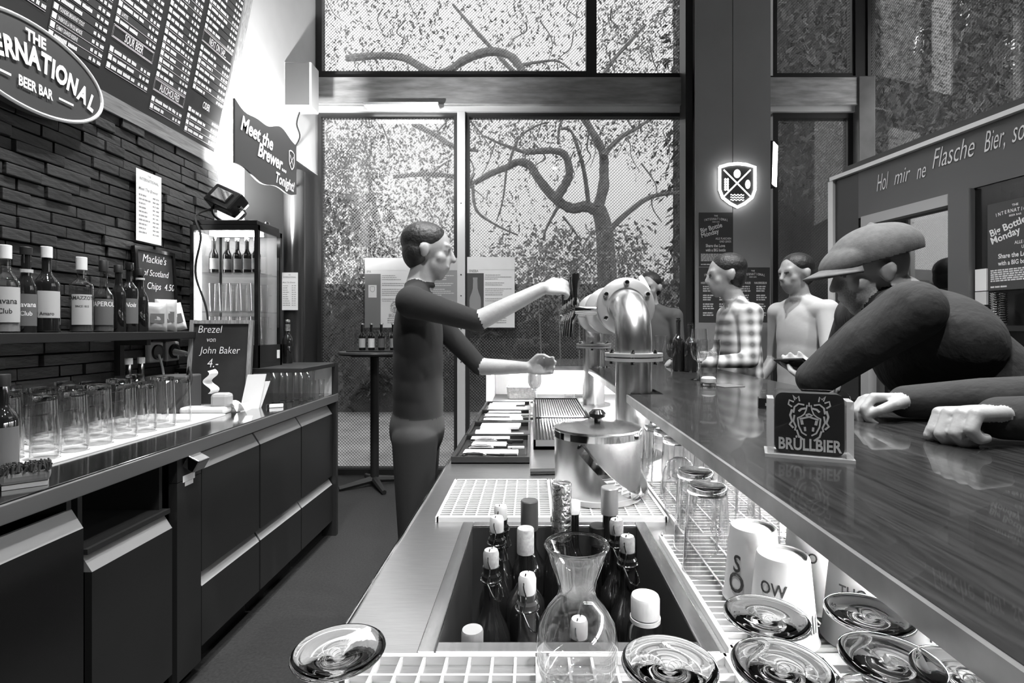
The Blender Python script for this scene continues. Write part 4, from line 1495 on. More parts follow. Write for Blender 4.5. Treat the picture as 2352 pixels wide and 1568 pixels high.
# bar top
TX, T1, T2 = 0.348, 1.79, 2.95
bt = thing('counter_slab', 'dark varnished wooden bar top with a grey metal edge', 'bar top', (0.64, 1.5, ZB - 0.026))
XI, XO, zb0 = 0.309, 0.985, ZB - 0.024
mb = MB()
mb.span((XI + .006, -0.4, zb0), (XO, 1.715, ZB))
mb.span((XI + .125, 1.715, zb0), (XO, 1.875, ZB))
mb.span((XI + .006, 1.875, zb0), (XO, 2.865, ZB))
mb.span((XI + .125, 2.865, zb0), (XO, 3.035, ZB))
mb.span((XL, 3.035, zb0), (XO, 3.74, ZB))
mb.build('top', M_bar, bt)
mb = MB()
for a, b in ((-0.4, 1.715), (1.875, 2.865)):
    mb.span((XI, a, zb0 - 0.002), (XI + .006, b, ZB - 0.001))
mb.span((XL - .004, 3.029, zb0 - .002), (XI + .12, 3.035, ZB - 0.001))
mb.build('edge', M_baredge, bt)
MB().span((XO, -0.4, zb0), (XO + 0.02, 3.74, ZB - 0.001)).build('outer_edge', M_bar, bt)

# light strip under the bar
ls = thing('led_strip', 'bright light strip under the bar top edge', 'light strip', (0.36, 1.4, ZB - 0.04))
MB().span((0.50, 0.0, zb0 - 0.012), (0.525, 1.70, zb0 - 0.001)).build('light_strip', M_led, ls)
MB().span((0.45, 1.9, zb0 - 0.012), (0.475, 3.0, zb0 - 0.001)).build('light_strip', M_led, ls)
MB().span((-0.2, 3.2, zb0 - 0.012), (0.5, 3.225, zb0 - 0.001)).build('light_strip', M_led, ls)
MB().span((0.495, 0.0, zb0 - 0.003), (0.53, 1.70, zb0)).build('rail', M_alu, ls)


# grid mats
def grid_mat(x0, x1, y0, y1, label, nx=8, ny=8, z=ZC, h=0.010, w=0.0035):
    t = thing('grid_mat', label, 'mat', ((x0 + x1) / 2, (y0 + y1) / 2, z), 'white grid mats on the bar')
    mb = MB()
    c = 0.012
    for i in range(nx + 1):
        x = x0 + (x1 - x0) * i / nx
        mb.span((x - w / 2, y0, z), (x + w / 2, y1, z + h))
    for j in range(ny + 1):
        y = y0 + (y1 - y0) * j / ny
        mb.span((x0, y - w / 2, z + 0.002), (x1, y + w / 2, z + h - .001))
    mb.build('grid', M_plastic, t)
    mb = MB()
    mb.span((x0 - w, y0 - w, z), (x0 + w, y1 + w, z + h + .001))
    mb.span((x1 - w, y0 - w, z), (x1 + w, y1 + w, z + h + .001))
    mb.span((x0, y0 - w, z), (x1, y0 + w, z + h + .001))
    mb.span((x0, y1 - w, z), (x1, y1 + w, z + h + .001))
    mb.build('rim', M_plastic, t)
    return t


grid_mat(-0.212, 0.045, 1.165, 1.455, 'white grid mat behind the bottle well, left of the ice bucket', 9, 22)
grid_mat(0.055, 0.300, 1.165, 1.455, 'white grid mat under the ice bucket', 9, 22)
grid_mat(-0.225, 0.008, 0.32, 0.672, 'white grid mat in front of the bottle well at its wider side', 8, 10)
grid_mat(0.018, 0.250, 0.32, 0.672, 'white grid mat under the carafe', 8, 10)
grid_mat(0.262, 0.56, 0.32, 0.672, 'white grid mat under the nearest upturned stem glasses', 8, 10)
grid_mat(0.262, 0.56, 0.69, 1.06, 'white grid mat under the paper cups', 6, 22)
grid_mat(0.312, 0.56, 1.07, 1.44, 'white grid mat under the glasses beside the ice bucket', 6, 22)
ZM = ZC + 0.011

# ---- ice bucket
bk = thing('ice_bucket', 'round steel ice bucket with lid and swung-down handle', 'ice bucket', (0.166, 1.33, ZM))
c = Vector((0.166, 1.33, ZM))
R_ = 0.108
MB().lathe([(0, 0), (R_ * .95, 0), (R_, 0.012), (R_, 0.014), (R_ * 1.01, 0.148), (R_ * 1.01, 0.15)], c, 48).build('wall', M_pipe, bk, smooth=True)
MB().lathe([(R_ * .97, 0.0), (R_ * 1.03, 0.0), (R_ * 1.03, 0.012), (R_ * .97, 0.014)], c, 48, closed=True).build('base_ring', M_plasticl, bk, smooth=True)
MB().lathe([(R_ * 1.0, 0.150), (R_ * 1.035, 0.150), (R_ * 1.035, 0.166), (R_ * 1.0, 0.168)], c, 48, closed=True).build('rim', M_chrome, bk, smooth=True)
ldo = MB().lathe([(R_ * 1.02, 0.166), (R_ * 1.02, 0.172), (R_ * .8, 0.177), (R_ * .3, 0.181), (0, 0.182)], c, 48).build('lid', M_steelx, bk, smooth=True)
MB().lathe([(0, 0.18), (0.008, 0.18), (0.008, 0.19), (0.02, 0.196), (0.022, 0.205), (0.014, 0.213), (0, 0.214)], c, 20).build('knob', M_blackgl, ldo, smooth=True)
a0 = math.radians(-118)
a_ = Vector((math.cos(a0), math.sin(a0), 0))
hz = Vector((math.cos(a0 + math.pi / 2), math.sin(a0 + math.pi / 2), 0))
pdir = (hz * math.cos(math.radians(47)) + Vector((0, 0, -1)) * math.sin(math.radians(47)))
cp = c + Vector((0, 0, 0.138))
pts = []
for i in range(25):
    th = math.pi * i / 24
    pts.append(cp + (a_ * math.cos(th) * 1.05 + pdir * math.sin(th) * 1.56) * R_ * 1.03)
MB().ribbon(pts, 0.019, 0.003, a_.cross(pdir)).build('handle', M_chrome, bk, smooth=True)
for s in (1, -1):
    MB().lathe([(0, 0), (0.008, 0), (0.006, 0.006), (0, 0.007)], cp + a_ * s * R_ * 1.02, 12, (a_ * s).to_track_quat('Z', 'Y').to_matrix()).build('pivot', M_chrome, bk, smooth=True)

# pen beside the bucket
pe = thing('marker_pen', 'black marker pen lying by the ice bucket', 'pen', (0.03, 1.54, ZC))
MB().tube([(-0.005, 1.54, ZC + 0.009), (0.075, 1.545, ZC + 0.009)], 0.009, 10).build('barrel', M_black, pe, smooth=True)
MB().tube([(0.075, 1.545, ZC + 0.009), (0.118, 1.548, ZC + 0.009)], 0.0098, 10).build('cap', M_blackgl, pe, smooth=True)

# ---- ribbed drip tray under the taps
dt = thing('drip_tray', 'ribbed steel drip tray under the beer taps', 'drip tray', (0.13, 2.45, ZC))
MB().span((0.005, 1.86, ZC), (0.262, 3.0, ZC + 0.012)).build('pan', mat('tray pan', .08, .4, .8), dt)
mb = MB()
for a, b in (((0.005, 1.86), (0.013, 3.0)), ((0.254, 1.86), (0.262, 3.0)), ((0.005, 1.86), (0.262, 1.868)), ((0.005, 2.992), (0.262, 3.0)), ((0.005, 2.35), (0.262, 2.356))):
    mb.span((a[0], a[1], ZC), (b[0], b[1], ZC + 0.034))
mb.build('rim', M_chrome, dt)
for i in range(20):
    x = 0.02 + i * 0.0117
    MB().span((x, 1.868, ZC + 0.020), (x + 0.0058, 2.992, ZC + 0.030)).build('bar', M_chrome, dt)

# ---- cutlery trays in a black frame
rt = random.Random(31)
ty = [1.66, 2.02, 2.30, 2.64, 2.95]
names = ['nearest the ice bucket, holding whisks and openers', 'holding stacked white napkins', 'holding cutlery in the middle', 'far end one, holding paper slips']
for k in range(4):
    y0, y1 = ty[k] + .005, ty[k + 1] - .005
    t = thing('utensil_tray', 'black utensil tray ' + names[k], 'tray', (-0.135, (y0 + y1) / 2, ZC), 'black utensil trays')
    mb = MB()
    mb.span((-0.258, y0, ZC), (-0.008, y1, ZC + 0.004))
    for a, b in (((-0.258, y0), (-0.250, y1)), ((-0.016, y0), (-0.008, y1)), ((-0.25, y0), (-0.016, y0 + .008)), ((-0.25, y1 - .008), (-0.016, y1))):
        mb.span((a[0], a[1], ZC), (b[0], b[1], ZC + 0.022))
    mb.build('tray', M_black, t)
    n = 9 if k in (0, 2) else 5
    for i in range(n):
        yy = y0 + 0.025 + (y1 - y0 - 0.05) * i / (n - 1)
        x0_ = -0.235 + rt.uniform(0, .02)
        x1_ = -0.05 + rt.uniform(-.05, .02)
        if k in (0, 2) and i % 3 != 2:
            u = thing('utensil', '%s steel utensil lying across the %s' % (ORD[i], 'nearest black tray' if k == 0 else 'middle cutlery tray'), 'utensil', ((x0_ + x1_) / 2, yy, ZC + .004), 'utensils in the black trays')
            MB().tube(catmull([(x0_, yy, ZC + 0.012), (x0_ + .06, yy + .004, ZC + 0.013), (x1_, yy + rt.uniform(-.01, .01), ZC + 0.011)], 4), [0.006, .0055, .005, .0045, .004, .004, .005, .006, .006], 8).build('shaft', M_chrome, u, smooth=True)
            if k == 0 and i % 3 == 0:
                mb = MB()
                for q in range(5):
                    aa = q * math.pi / 5
                    mb.tube([(x0_ + .0 + .09 * (0.5 - .5 * math.cos(math.pi * j / 8)), yy + math.cos(aa) * .014 * math.sin(math.pi * j / 8), ZC + .018 + math.sin(aa) * .012 * math.sin(math.pi * j / 8)) for j in range(9)], 0.0012, 5)
                mb.build('whisk_wires', M_chrome, u)
            else:
                MB().box((x1_ + .012, yy, ZC + .012), (.06, .014, .010), bevel=.003).build('grip', M_black if i % 2 else M_plasticl, u)
        else:
            u = thing('napkin', '%s folded white paper lying in the %s' % (ORD[i], names[k].split(',')[0].replace('nearest the', 'tray nearest the').replace('holding', 'tray holding')), 'paper', ((x0_ + x1_) / 2, yy, ZC + .004), 'papers in the black trays')
            MB().box(((x0_ + x1_) / 2, yy, ZC + .012 + .002 * (i % 2)), (x1_ - x0_, .05, .012), (0, 0, rt.uniform(-.05, .05)), bevel=.002).build('sheet', M_paper, u)

# ---- beer tower
tw_ = thing('beer_tower', 'satin steel beer tower with six taps and round flanges', 'beer tower', (TX, 2.37, ZC))
RP = 0.062
m_fl = mat('flange satin', .62, .35, .7)
ZH = 1.463
YH0, YH1 = 1.92, 2.82


def pipe_leg(y, s):
    pts = [(TX, y, ZC + 0.001), (TX, y, 1.2), (TX, y, 1.33)]
    br = ZH - 1.33
    for i in range(1, 13):
        a = math.pi / 2 * i / 12
        pts.append((TX, y + s * br * (1 - math.cos(a)), 1.33 + br * math.sin(a)))
    o = MB().tube(pts, RP, 32).build('standpipe', M_pipe, tw_, smooth=True)
    for zz in (1.272, 1.287):
        MB().lathe([(RP * .98, 0), (0.098, 0), (0.098, 0.011), (RP * .98, 0.011)], (TX, y, zz), 36, closed=True).build('collar', m_fl, tw_, smooth=True)
    for k in range(6):
        a = 2 * math.pi * k / 6 + .3
        MB().lathe([(0, -.02), (0.007, -.02), (0.007, .022), (0.004, .028), (0, .028)], (TX + .083 * math.cos(a), y + .083 * math.sin(a), 1.282), 8).build('bolt', M_chrome, tw_, smooth=True)
    MB().lathe([(RP, 0), (0.095, 0), (0.095, 0.01), (RP, 0.01)], (TX, y, ZC), 36, closed=True).build('foot_plate', M_chrome, tw_, smooth=True)


pipe_leg(T1, 1)
pipe_leg(T2, -1)
RY = Matrix.Rotation(-math.pi / 2, 3, 'X')
MB().lathe([(0.07, YH0), (0.07, YH1)], (TX, 0, ZH), 36, RY).build('manifold', M_pipe, tw_, smooth=True)
m_fl = mat('flange satin', .62, .35, .7)
for y in (YH0 + .005, YH0 + .032, 2.36, 2.39, YH1 - .04, YH1 - .013):
    MB().lathe([(0.05, 0), (0.1, 0), (0.106, .004), (0.106, .016), (0.1, .02), (0.05, .02)], (TX, y, ZH), 48, RY, closed=True).build('flange', m_fl, tw_, smooth=True)
for k in range(6):
    a = 2 * math.pi * k / 6 + .52
    MB().lathe([(0, -.012), (0.008, -.010), (0.011, 0), (0.011, .004), (0, .004)], (TX + .088 * math.cos(a), YH0 + .002, ZH + .088 * math.sin(a)), 12, RY).build('bolt', M_chrome, tw_, smooth=True)
for k in range(6):
    y = 2.02 + k * 0.135 + (0.03 if k > 2 else 0)
    tp = MB().tube([(TX - 0.06, y, ZH - .01), (0.21, y, ZH - .01), (0.165, y, ZH - .01)], [0.015, 0.013, 0.02], 14).build('tap', M_chrome, tw_, smooth=True)
    MB().tube(catmull([(0.17, y, ZH - .02), (0.155, y, ZH - .06), (0.15, y, ZH - .115)], 5), [.012] * 5 + [.009] * 6, 12).build('spout', M_chrome, tp, smooth=True)
    MB().lathe([(0, 0), (.012, 0), (.016, .012), (.012, .03), (.009, .04), (0, .04)], (0.168, y, ZH), 14).build('valve', M_chrome, tp, smooth=True)
    MB().lathe([(0, .035), (.009, .035), (.013, .07), (.016, .11), (.014, .135), (.006, .142), (0, .143)], (0.168, y, ZH - .005), 16).build('handle', M_blackgl, tp, smooth=True)
MB().lathe([(0, 0), (.034, 0), (.037, .006), (.034, .014), (0, .016)], (TX + .098, 2.1, ZH + .095), 28, Euler((0, math.radians(62), math.radians(-20))).to_matrix()).build('medallion', M_neon, tw_, smooth=True)
MB().tube([(TX + .02, 2.1, ZH + .05), (TX + .06, 2.1, ZH + .09), (TX + .10, 2.1, ZH + .095)], .012, 10).build('medallion_stem', M_chrome, tw_)

# ---- basket with papers and a beer in the end box
bs = thing('paper_basket', 'pale wicker basket of leaflets in the lit end box', 'basket', (-0.06, 3.26, ZC))
mb = MB()
for j in range(9):
    z = ZC + 0.008 + j * 0.008
    f = 1 + j * 0.012
    hx, hy = .085 * f, .06 * f
    pl = [(-.06 + hx * (1 if abs(math.cos(q)) > .7 else abs(math.cos(q)) / .7) * (1 if math.cos(q) > 0 else -1), 3.26 + hy * (1 if abs(math.sin(q)) > .7 else abs(math.sin(q)) / .7) * (1 if math.sin(q) > 0 else -1), z) for q in [2 * math.pi * i / 24 + .1 for i in range(25)]]
    mb.tube(pl, 0.005, 5)
mb.build('weave', mat('wicker', .6, .7, noise=.3, nscale=80), bs)
MB().span((-0.135, 3.21, ZC), (0.015, 3.31, ZC + .006)).build('bottom', M_plasticl, bs)
for i, (x, an, hh) in enumerate(((-0.09, .1, .17), (-.05, -.15, .175), (-.01, .25, .15))):
    l = thing('leaflet', ('upright newspaper leaflet at the basket back', 'grey printed leaflet in the basket middle', 'tilted leaflet leaning out of the basket')[i], 'leaflet', (x, 3.26, ZC + .01))
    fr = Frame((x - .05, 3.25 + .02 * i, ZC + .01), (math.cos(an), .05, math.sin(an) * .4), (-math.sin(an) * .4, .05, math.cos(an)))
    MB().prism([(0, 0), (.1, 0), (.1, hh), (0, hh)], fr, -.001, .001).build('sheet', M_paper, l)
    mb = MB()
    r = random.Random(i)
    for q in range(6):
        scribble(mb, fr, .01, hh * (.9 - q * .1), .075, .006, r, .0016)
    mb.build('print', M_printg, l)


def stem_up(c, label, h=0.2, r=.034, beer=None, name='beer_glass', group=None):
    c = Vector(c)
    t = thing(name, label, 'glass', c, group)
    MB().lathe([(0, 0), (.034, 0), (.034, .002), (.01, .008), (.006, .015), (.0055, h * .3), (.012, h * .36), (0, h * .36)], c, 24).build('foot', M_glassr, t, smooth=True)
    bowl = [(.006, h * .34), (r * .75, h * .42), (r, h * .55), (r * .98, h * .75), (r * .86, h)]
    MB().lathe(bowl, c, 24).build('bowl', M_glass, t, smooth=True)
    if beer:
        m_, lv = beer
        MB().lathe([(0, h * .38), (r * .68, h * .435), (r * .94, h * .55), (r * .93, h * lv), (0, h * lv)], c, 24).build('beer', m_, t, smooth=True)
    return t


stem_up((0.015, 3.05, ZC), 'tulip glass of pale beer standing before the basket', .21, .04, (M_beer, .85))
for i, (x, y) in enumerate(((0.23, 3.25), (0.30, 3.3), (0.36, 3.2))):
    simple_glass((x, y, ZC), .09, .028, .033, '%s small tumbler in the lit end box, from the basket' % ORD[i], group='small tumblers in the end box')
cl2 = thing('tap_cleaner', 'black brush handle lying behind the ice bucket', 'brush', (0.25, 1.70, ZC))
MB().box((0.262, 1.70, ZC + .03), (.09, .03, .05), (0.2, -.5, .4), bevel=.008).build('head', M_black, cl2)
MB().tube([(0.23, 1.68, ZC + .012), (0.31, 1.74, ZC + .012)], .008, 8).build('handle', M_black, cl2)


# ---- bottles in the well
def swing_bottle(x, y, Y, label, hgt=0.315, r=0.034, stop=M_cork, opened=False, lab=None, words=None, gl=None):
    """(x, y) = pixel of the stopper top, Y its distance"""
    top = P(x, y, Y)
    h = top.z - (ZW + 0.004)
    c = Vector((top.x, top.y, ZW + 0.004))
    t = thing('swing_top_bottle', label, 'bottle', c, 'swing-top bottles in the well')
    nk = 0.0135
    hb = h - 0.028
    prof = [(0, .003), (r * .85, 0), (r, .008), (r, hb * .52)]
    for k in range(1, 8):
        q = k / 7
        prof.append((r + (nk - r) * (.5 - .5 * math.cos(math.pi * q)), hb * .52 + hb * .26 * q))
    prof += [(nk * .98, hb - .03), (nk * 1.22, hb - .026), (nk * 1.25, hb - .014), (nk * 1.0, hb - .01), (nk * 1.08, hb), (0, hb)]
    MB().lathe(prof, c, 28).build('glass', gl or M_bottle, t, smooth=True)
    MB().lathe([(0, hb), (nk * .95, hb), (nk * 1.0, hb + .004), (nk * 1.02, hb + .022), (nk * .85, hb + .028), (0, hb + .028)], c, 20).build('stopper', stop, t, smooth=True)
    mb = MB()
    fa = math.atan2(-c.y, -c.x) + 1.2
    u = Vector((math.cos(fa), math.sin(fa), 0))
    v = Vector((-u.y, u.x, 0))
    for s in (-1, 1):
        mb.tube(catmull([c + v * s * nk * 1.35 + Vector((0, 0, hb - .022)), c + v * s * nk * 1.5 + u * .006 + Vector((0, 0, hb)), c + v * s * nk * 1.1 + Vector((0, 0, hb + .016)), c + v * s * nk * .4 + Vector((0, 0, hb + .031))], 5), .0012, 6)
        mb.tube(catmull([c + v * s * nk * 1.35 + Vector((0, 0, hb - .022)), c + v * s * nk * 1.3 + u * .012 + Vector((0, 0, hb - .045)), c + v * s * nk * .5 + u * (nk * 1.5) + Vector((0, 0, hb - .055))], 5), .0012, 6)
    mb.tube([c + v * nk * 0.5 + u * (nk * 1.5) + Vector((0, 0, hb - .055)), c - v * nk * 0.5 + u * (nk * 1.5) + Vector((0, 0, hb - .055))], .0012, 6)
    ring = [c + (u * math.cos(q) + v * math.sin(q)) * nk * 1.32 + Vector((0, 0, hb - .022)) for q in [2 * math.pi * i / 20 for i in range(21)]]
    mb.tube(ring, .0012, 6, caps=False)
    mb.build('wire', M_chrome, t, smooth=True)
    if lab:
        mb = MB()
        fa = math.atan2(-c.y, -c.x)
        zl = c.z + hb * .66
        fr = Frame(Vector((c.x, c.y, zl)) + Vector((math.cos(fa), math.sin(fa), 0)) * (r * .82), (-math.sin(fa) , math.cos(fa), 0), (0, 0, 1))
        mb.prism(shield(0, -.005, .026, .036), fr, 0, .0015)
        lo = mb.build('label', M_label, t)
        mb = MB()
        mb.stroke(shield(0, -.005, .022, .031), .0012, fr, .0016, closed=True)
        text(mb, words, fr, 0, -.008, .0085, 'CENTER', bold=.01, sx=.6, d=.002)
        mb.build('lettering', M_printd, lo)
    return t


swing_bottle(1150, 1160, 1.085, 'swing-top bottle in the far corner of the well', stop=M_plasticl)
swing_bottle(1141, 1186, 1.015, 'swing-top bottle with a grey stopper second from the well corner', stop=M_plasticl)
swing_bottle(1128, 1262, 0.905, 'dark swing-top bottle with a pale stopper along the well side')
swing_bottle(1211, 1318, 0.80, 'swing-top bottle with a small shield label on its neck', stop=M_plasticl, lab=True, words='GRIMBERGEN', gl=M_bottleg)
swing_bottle(1416, 1192, 1.03, 'swing-top bottle behind the carafe beside the ice bucket')
swing_bottle(1441, 1230, 0.95, 'swing-top bottle with a pale cork near the paper cups')
swing_bottle(1330, 1420, 0.815, 'swing-top bottle seen through the carafe', stop=M_plastic)


def well_bottle(x, y, Y, label, r=.034, neck=.0135, gl=None, cap=None, cap_h=.03, **kw):
    top = P(x, y, Y)
    z = ZW + .004
    return bottle((top.x, top.y, z), top.z - z, r, label, name=kw.pop('name', 'wine_bottle'), neck=neck, gl=gl, cap=cap, cap_h=cap_h, **kw)


well_bottle(1216, 1148, 1.08, 'tall bottle with a dark matt screw capsule in the well', r=.036, neck=.0145, cap=mat('capsule', .06, .4), cap_h=.06)
well_bottle(1207, 1212, 0.955, 'corked wine bottle standing in front of the dark capsule bottle', r=.036, neck=.0125, gl=M_bottle, cap=M_cork, cap_h=.045)
well_bottle(1290, 1108, 1.075, 'sparkling wine bottle with crumpled silver foil neck', r=.042, neck=.0165, body=.42, shoulder=.78, cap=M_foil, cap_h=.115, name='sparkling_wine_bottle')
well_bottle(1318, 1150, 1.10, 'slim dark bottle with a white cap behind the foil bottle', r=.028, neck=.011, cap=M_paper, cap_h=.025)
well_bottle(1375, 1205, 1.10, 'dark liqueur bottle with black pourer by the ice bucket', r=.032, neck=.016, cap=M_black, cap_h=.04)
well_bottle(1400, 1118, 1.09, 'tall bottle with a ridged pale screw cap in front of the ice bucket', r=.034, neck=.0145, cap=mat('ridged cap', .35, .35, .5), cap_h=.055)
# two plastic bottles near the front of the well
for (x, y, Y, rc, m_c, m_b, label) in ((1085, 1444, 0.80, .0165, M_plasticg, mat('dark soda', .02, .1), 'soda bottle with a grey ribbed plastic cap'),
                                       (1482, 1366, 0.79, .0215, M_plasticl, M_bottlec, 'clear juice bottle with a wide pale cap')):
    top = P(x, y, Y)
    h = top.z - ZW - .004
    c = Vector((top.x, top.y, ZW + .004))
    t = thing('plastic_bottle', label, 'bottle', c)
    rr = .034
    MB().lathe([(0, 0), (rr * .9, 0), (rr, .01), (rr, h * .55), (rr * .9, h * .68), (rc * 1.2, h * .84), (rc * .9, h * .88), (rc * .9, h - .01), (0, h - .01)], c, 24).build('bottle', m_b, t, smooth=True)
    mb = MB()
    n = 60
    prof = [(h - .03, 1.0), (h - .004, 1.0), (h, .93)]
    vs, fs = [], []
    for z, f in prof:
        for k in range(n):
            q = 2 * math.pi * k / n
            rad = rc * f * (1 + (.02 if (k % 2 and f == 1.0 and rc < .02) else 0))
            vs.append(c + Vector((rad * math.cos(q), rad * math.sin(q), z)))
    for j in range(2):
        for k in range(n):
            k2 = (k + 1) % n
            fs.append((j * n + k, j * n + k2, (j + 1) * n + k2, (j + 1) * n + k))
    fs.append(tuple(2 * n + k for k in range(n)))
    mb.add(vs, fs)
    mb.build('cap', m_c, t, smooth=True, angle=25)
    MB().lathe([(rc * .9, h - .038), (rc * 1.06, h - .038), (rc * 1.06, h - .032), (rc * .9, h - .032)], c, 30, closed=True).build('cap_ring', m_c, t, smooth=True)

# ---- carafe on the front mat
cc = Vector(((1325 - 1222) * .612 / F, .612, ZM))
cf_ = thing('carafe', 'clear glass carafe with flared mouth standing on the front mat', 'carafe', cc)
outer = [(0, 0), (.032, 0), (.040, .006), (.047, .03), (.048, .055), (.044, .075), (.033, .093), (.0235, .105), (.021, .114), (.024, .128), (.032, .150), (.0372, .166)]
inner = [(.0352, .166), (.030, .150), (.022, .128), (.019, .114), (.0215, .106), (.031, .094), (.042, .076), (.046, .055), (.045, .031), (.038, .01), (0, .007)]
MB().lathe(outer + inner, cc, 48).build('body', glass_thin('carafe glass', .97, .01, .9, .05, 1.7), cf_, smooth=True, angle=80)
MB().tube([cc + Vector((.0362 * math.cos(q), .0362 * math.sin(q), .166)) for q in [2 * math.pi * i / 48 for i in range(49)]], .0022, 8, caps=False).build('lip', M_glassr, cf_, smooth=True)


# ---- upturned stem glasses (feet up)
def upturned(c, label, s=1.0, first=[None]):
    c = Vector(c)
    if first[0] is None:
        t = thing('stem_glass', label, 'glass', c, 'upturned stem glasses')
        H = 0.155
        ft = [(0.0, H + .0012), (.008, H + .0008), (.02, H + .002), (.034, H + .0032), (.0365, H + .003), (.0372, H + .001), (.0365, H - .001), (.03, H - .002), (.014, H - .0055), (.0075, H - .012), (.0048, H - .022), (.0042, H - .05), (.0055, H - .06), (0, H - .062)]
        MB().lathe(ft, c, 48).build('foot', M_glassr, t, smooth=True, angle=80)
        bw = [(0, H - .060), (.006, H - .0585), (.022, H - .068), (.034, H - .085), (.037, H - .105), (.034, H - .135), (.031, 0)]
        MB().lathe(bw, c, 36).build('bowl', M_glass, t, smooth=True, angle=80)
        first[0] = t
        return t
    return dup(first[0], c, label, scale=s)


for (x, y, lab) in ((778, 1497, 'upturned stem glass alone on the aisle side of the front mat'),
                    (1537, 1527, 'upturned stem glass just right of the carafe'),
                    (1795, 1533, 'upturned stem glass in the middle of the front row'),
                    (2045, 1517, 'upturned stem glass at the front below the bar edge'),
                    (1760, 1418, 'upturned stem glass in front of the white paper cup'),
                    (1995, 1412, 'upturned stem glass half under the bar top behind another'),
                    (2225, 1555, 'upturned stem glass in the far bottom corner under the bar edge')):
    q = onZ(x, y, ZM + 0.155)
    upturned((q.x, q.y, ZM), lab)


# ---- paper cups
def cup(c, label, words, ang):
    c = Vector(c)
    t = thing('paper_cup', label, 'cup', c, 'upturned paper cups')
    H = .112
    MB().lathe([(.0445, 0), (.046, .002), (.0445, .005), (.0435, .008), (.034, H - .004), (.0325, H), (.030, H - .001), (.029, H - .004), (0, H - .004)], c, 36).build('body', M_cup, t, smooth=True)
    mb = MB()
    for s, zf, sz in words:
        vs, fs = text_geo(s, sz, 'CENTER', .015, 0, .85)
        pts = []
        for x, y in vs:
            z = zf + y
            r = .0437 + (.034 - .0437) * (z - .008) / (H - .012) + .0006
            a = ang + x / r
            pts.append((c.x + r * math.cos(a), c.y + r * math.sin(a), c.z + z))
        mb.add(pts, fs)
    for q in range(3):
        a = ang + 1.25 + q * .12
        pts = []
        for zz, w in ((.022, .0), (.03, .05), (.045, .02 + .02 * q)):
            r = .0437 + (.034 - .0437) * (zz - .008) / (H - .012) + .0006
            for s in (-1, 1):
                pts.append((c.x + r * math.cos(a + (q - 1) * (zz - .022) * 6 + s * .025), c.y + r * math.sin(a + (q - 1) * (zz - .022) * 6 + s * .025), c.z + zz))
        mb.add(pts, [(0, 1, 3, 2), (2, 3, 5, 4)])
    mb.build('print', M_printd, t)


cup((.345, .815, ZM), 'white paper cup with black wave print beside the pint glasses', [('S', .05, .035), ('O', .02, .04)], -2.6)
cup((.343, .715, ZM), 'white paper cup in front with dark lettering and sprig', [('OW', .068, .022), ('lucy', .04, .016)], -2.35)
cup((.428, .80, ZM), 'white paper cup in the second row showing HO', [('HO', .075, .02), ('gu', .05, .018)], -2.2)
cup((.440, .705, ZM), 'white paper cup under the bar reading THO', [('THO', .07, .018), ('SSDO', .045, .018)], -2.3)
cup((.470, .61, ZM), 'nearest white paper cup half hidden by the bar edge', [('THO', .07, .018)], -2.0)


# ---- glasses under the bar
def pint_up(c, label, group, first={}, kind='pint', s=1.0):
    c = Vector(c)
    if kind not in first:
        t = thing('pint_glass' if kind == 'pint' else 'round_tumbler', label, 'glass', c, group)
        if kind == 'pint':
            H = .15
            MB().lathe([(.0415, 0), (.041, .004), (.0335, H - .012)], c, 32).build('bowl', M_glass, t, smooth=True, angle=60)
            MB().lathe([(0, H - .014), (.0333, H - .015), (.0338, H - .008), (.032, H - .001), (.029, H), (0, H - .002)], c, 32).build('foot', M_glassr, t, smooth=True, angle=60)
            MB().lathe([(.0415, 0), (.0425, .001), (.0415, .003), (.0405, .001)], c, 32, closed=True).build('rim', M_glasst, t, smooth=True)
        else:
            H = .125
            pr = [(.033, 0), (.038, .03), (.041, .06), (.038, .09), (.028, .113), (.012, .124), (0, .125)]
            MB().lathe(pr, c, 32).build('bowl', M_glass, t, smooth=True, angle=60)
            MB().lathe([(.033, 0), (.034, .001), (.033, .003), (.032, .001)], c, 32, closed=True).build('rim', M_glasst, t, smooth=True)
        first[kind] = t
        return
    dup(first[kind], c, label, scale=s)


for x, y, lab in ((.303, .905, 'upturned pint glass nearest the paper cups'), (.312, .998, 'upturned pint glass behind the nearest pint glass')):
    pint_up((x, y, ZM), lab, 'upturned pint glasses under the bar')
for x, y, lab in ((.345, 1.10, 'upturned round tumbler in front under the bar'), (.340, 1.20, 'upturned round tumbler behind the first tumbler')):
    pint_up((x, y, ZM), lab, 'upturned round tumblers under the bar', kind='tumbler')
for i, (x, y) in enumerate(((.40, .93), (.41, 1.03), (.44, 1.13), (.44, 1.23), (.36, 1.30), (.45, 1.33), (.36, 1.40), (.45, 1.43), (.52, .98), (.53, 1.18), (.54, 1.38), (.50, .89))):
    pint_up((x, y, ZM), '%s upturned pint glass of the bright rows beneath the bar top, from the paper cups' % ORD[i], 'upturned pint glasses under the bar')
for i, (x, y) in enumerate(((.36, 1.52), (.45, 1.52), (.40, 1.62), (.50, 1.63), (.47, 2.0), (.47, 2.12), (.50, 2.25), (.47, 2.4), (.50, 2.55), (.47, 2.7))):
    pint_up((x, y, ZC), '%s upturned pint glass on bare steel under the bar, from the ice bucket' % ORD[i], 'upturned pint glasses under the bar')

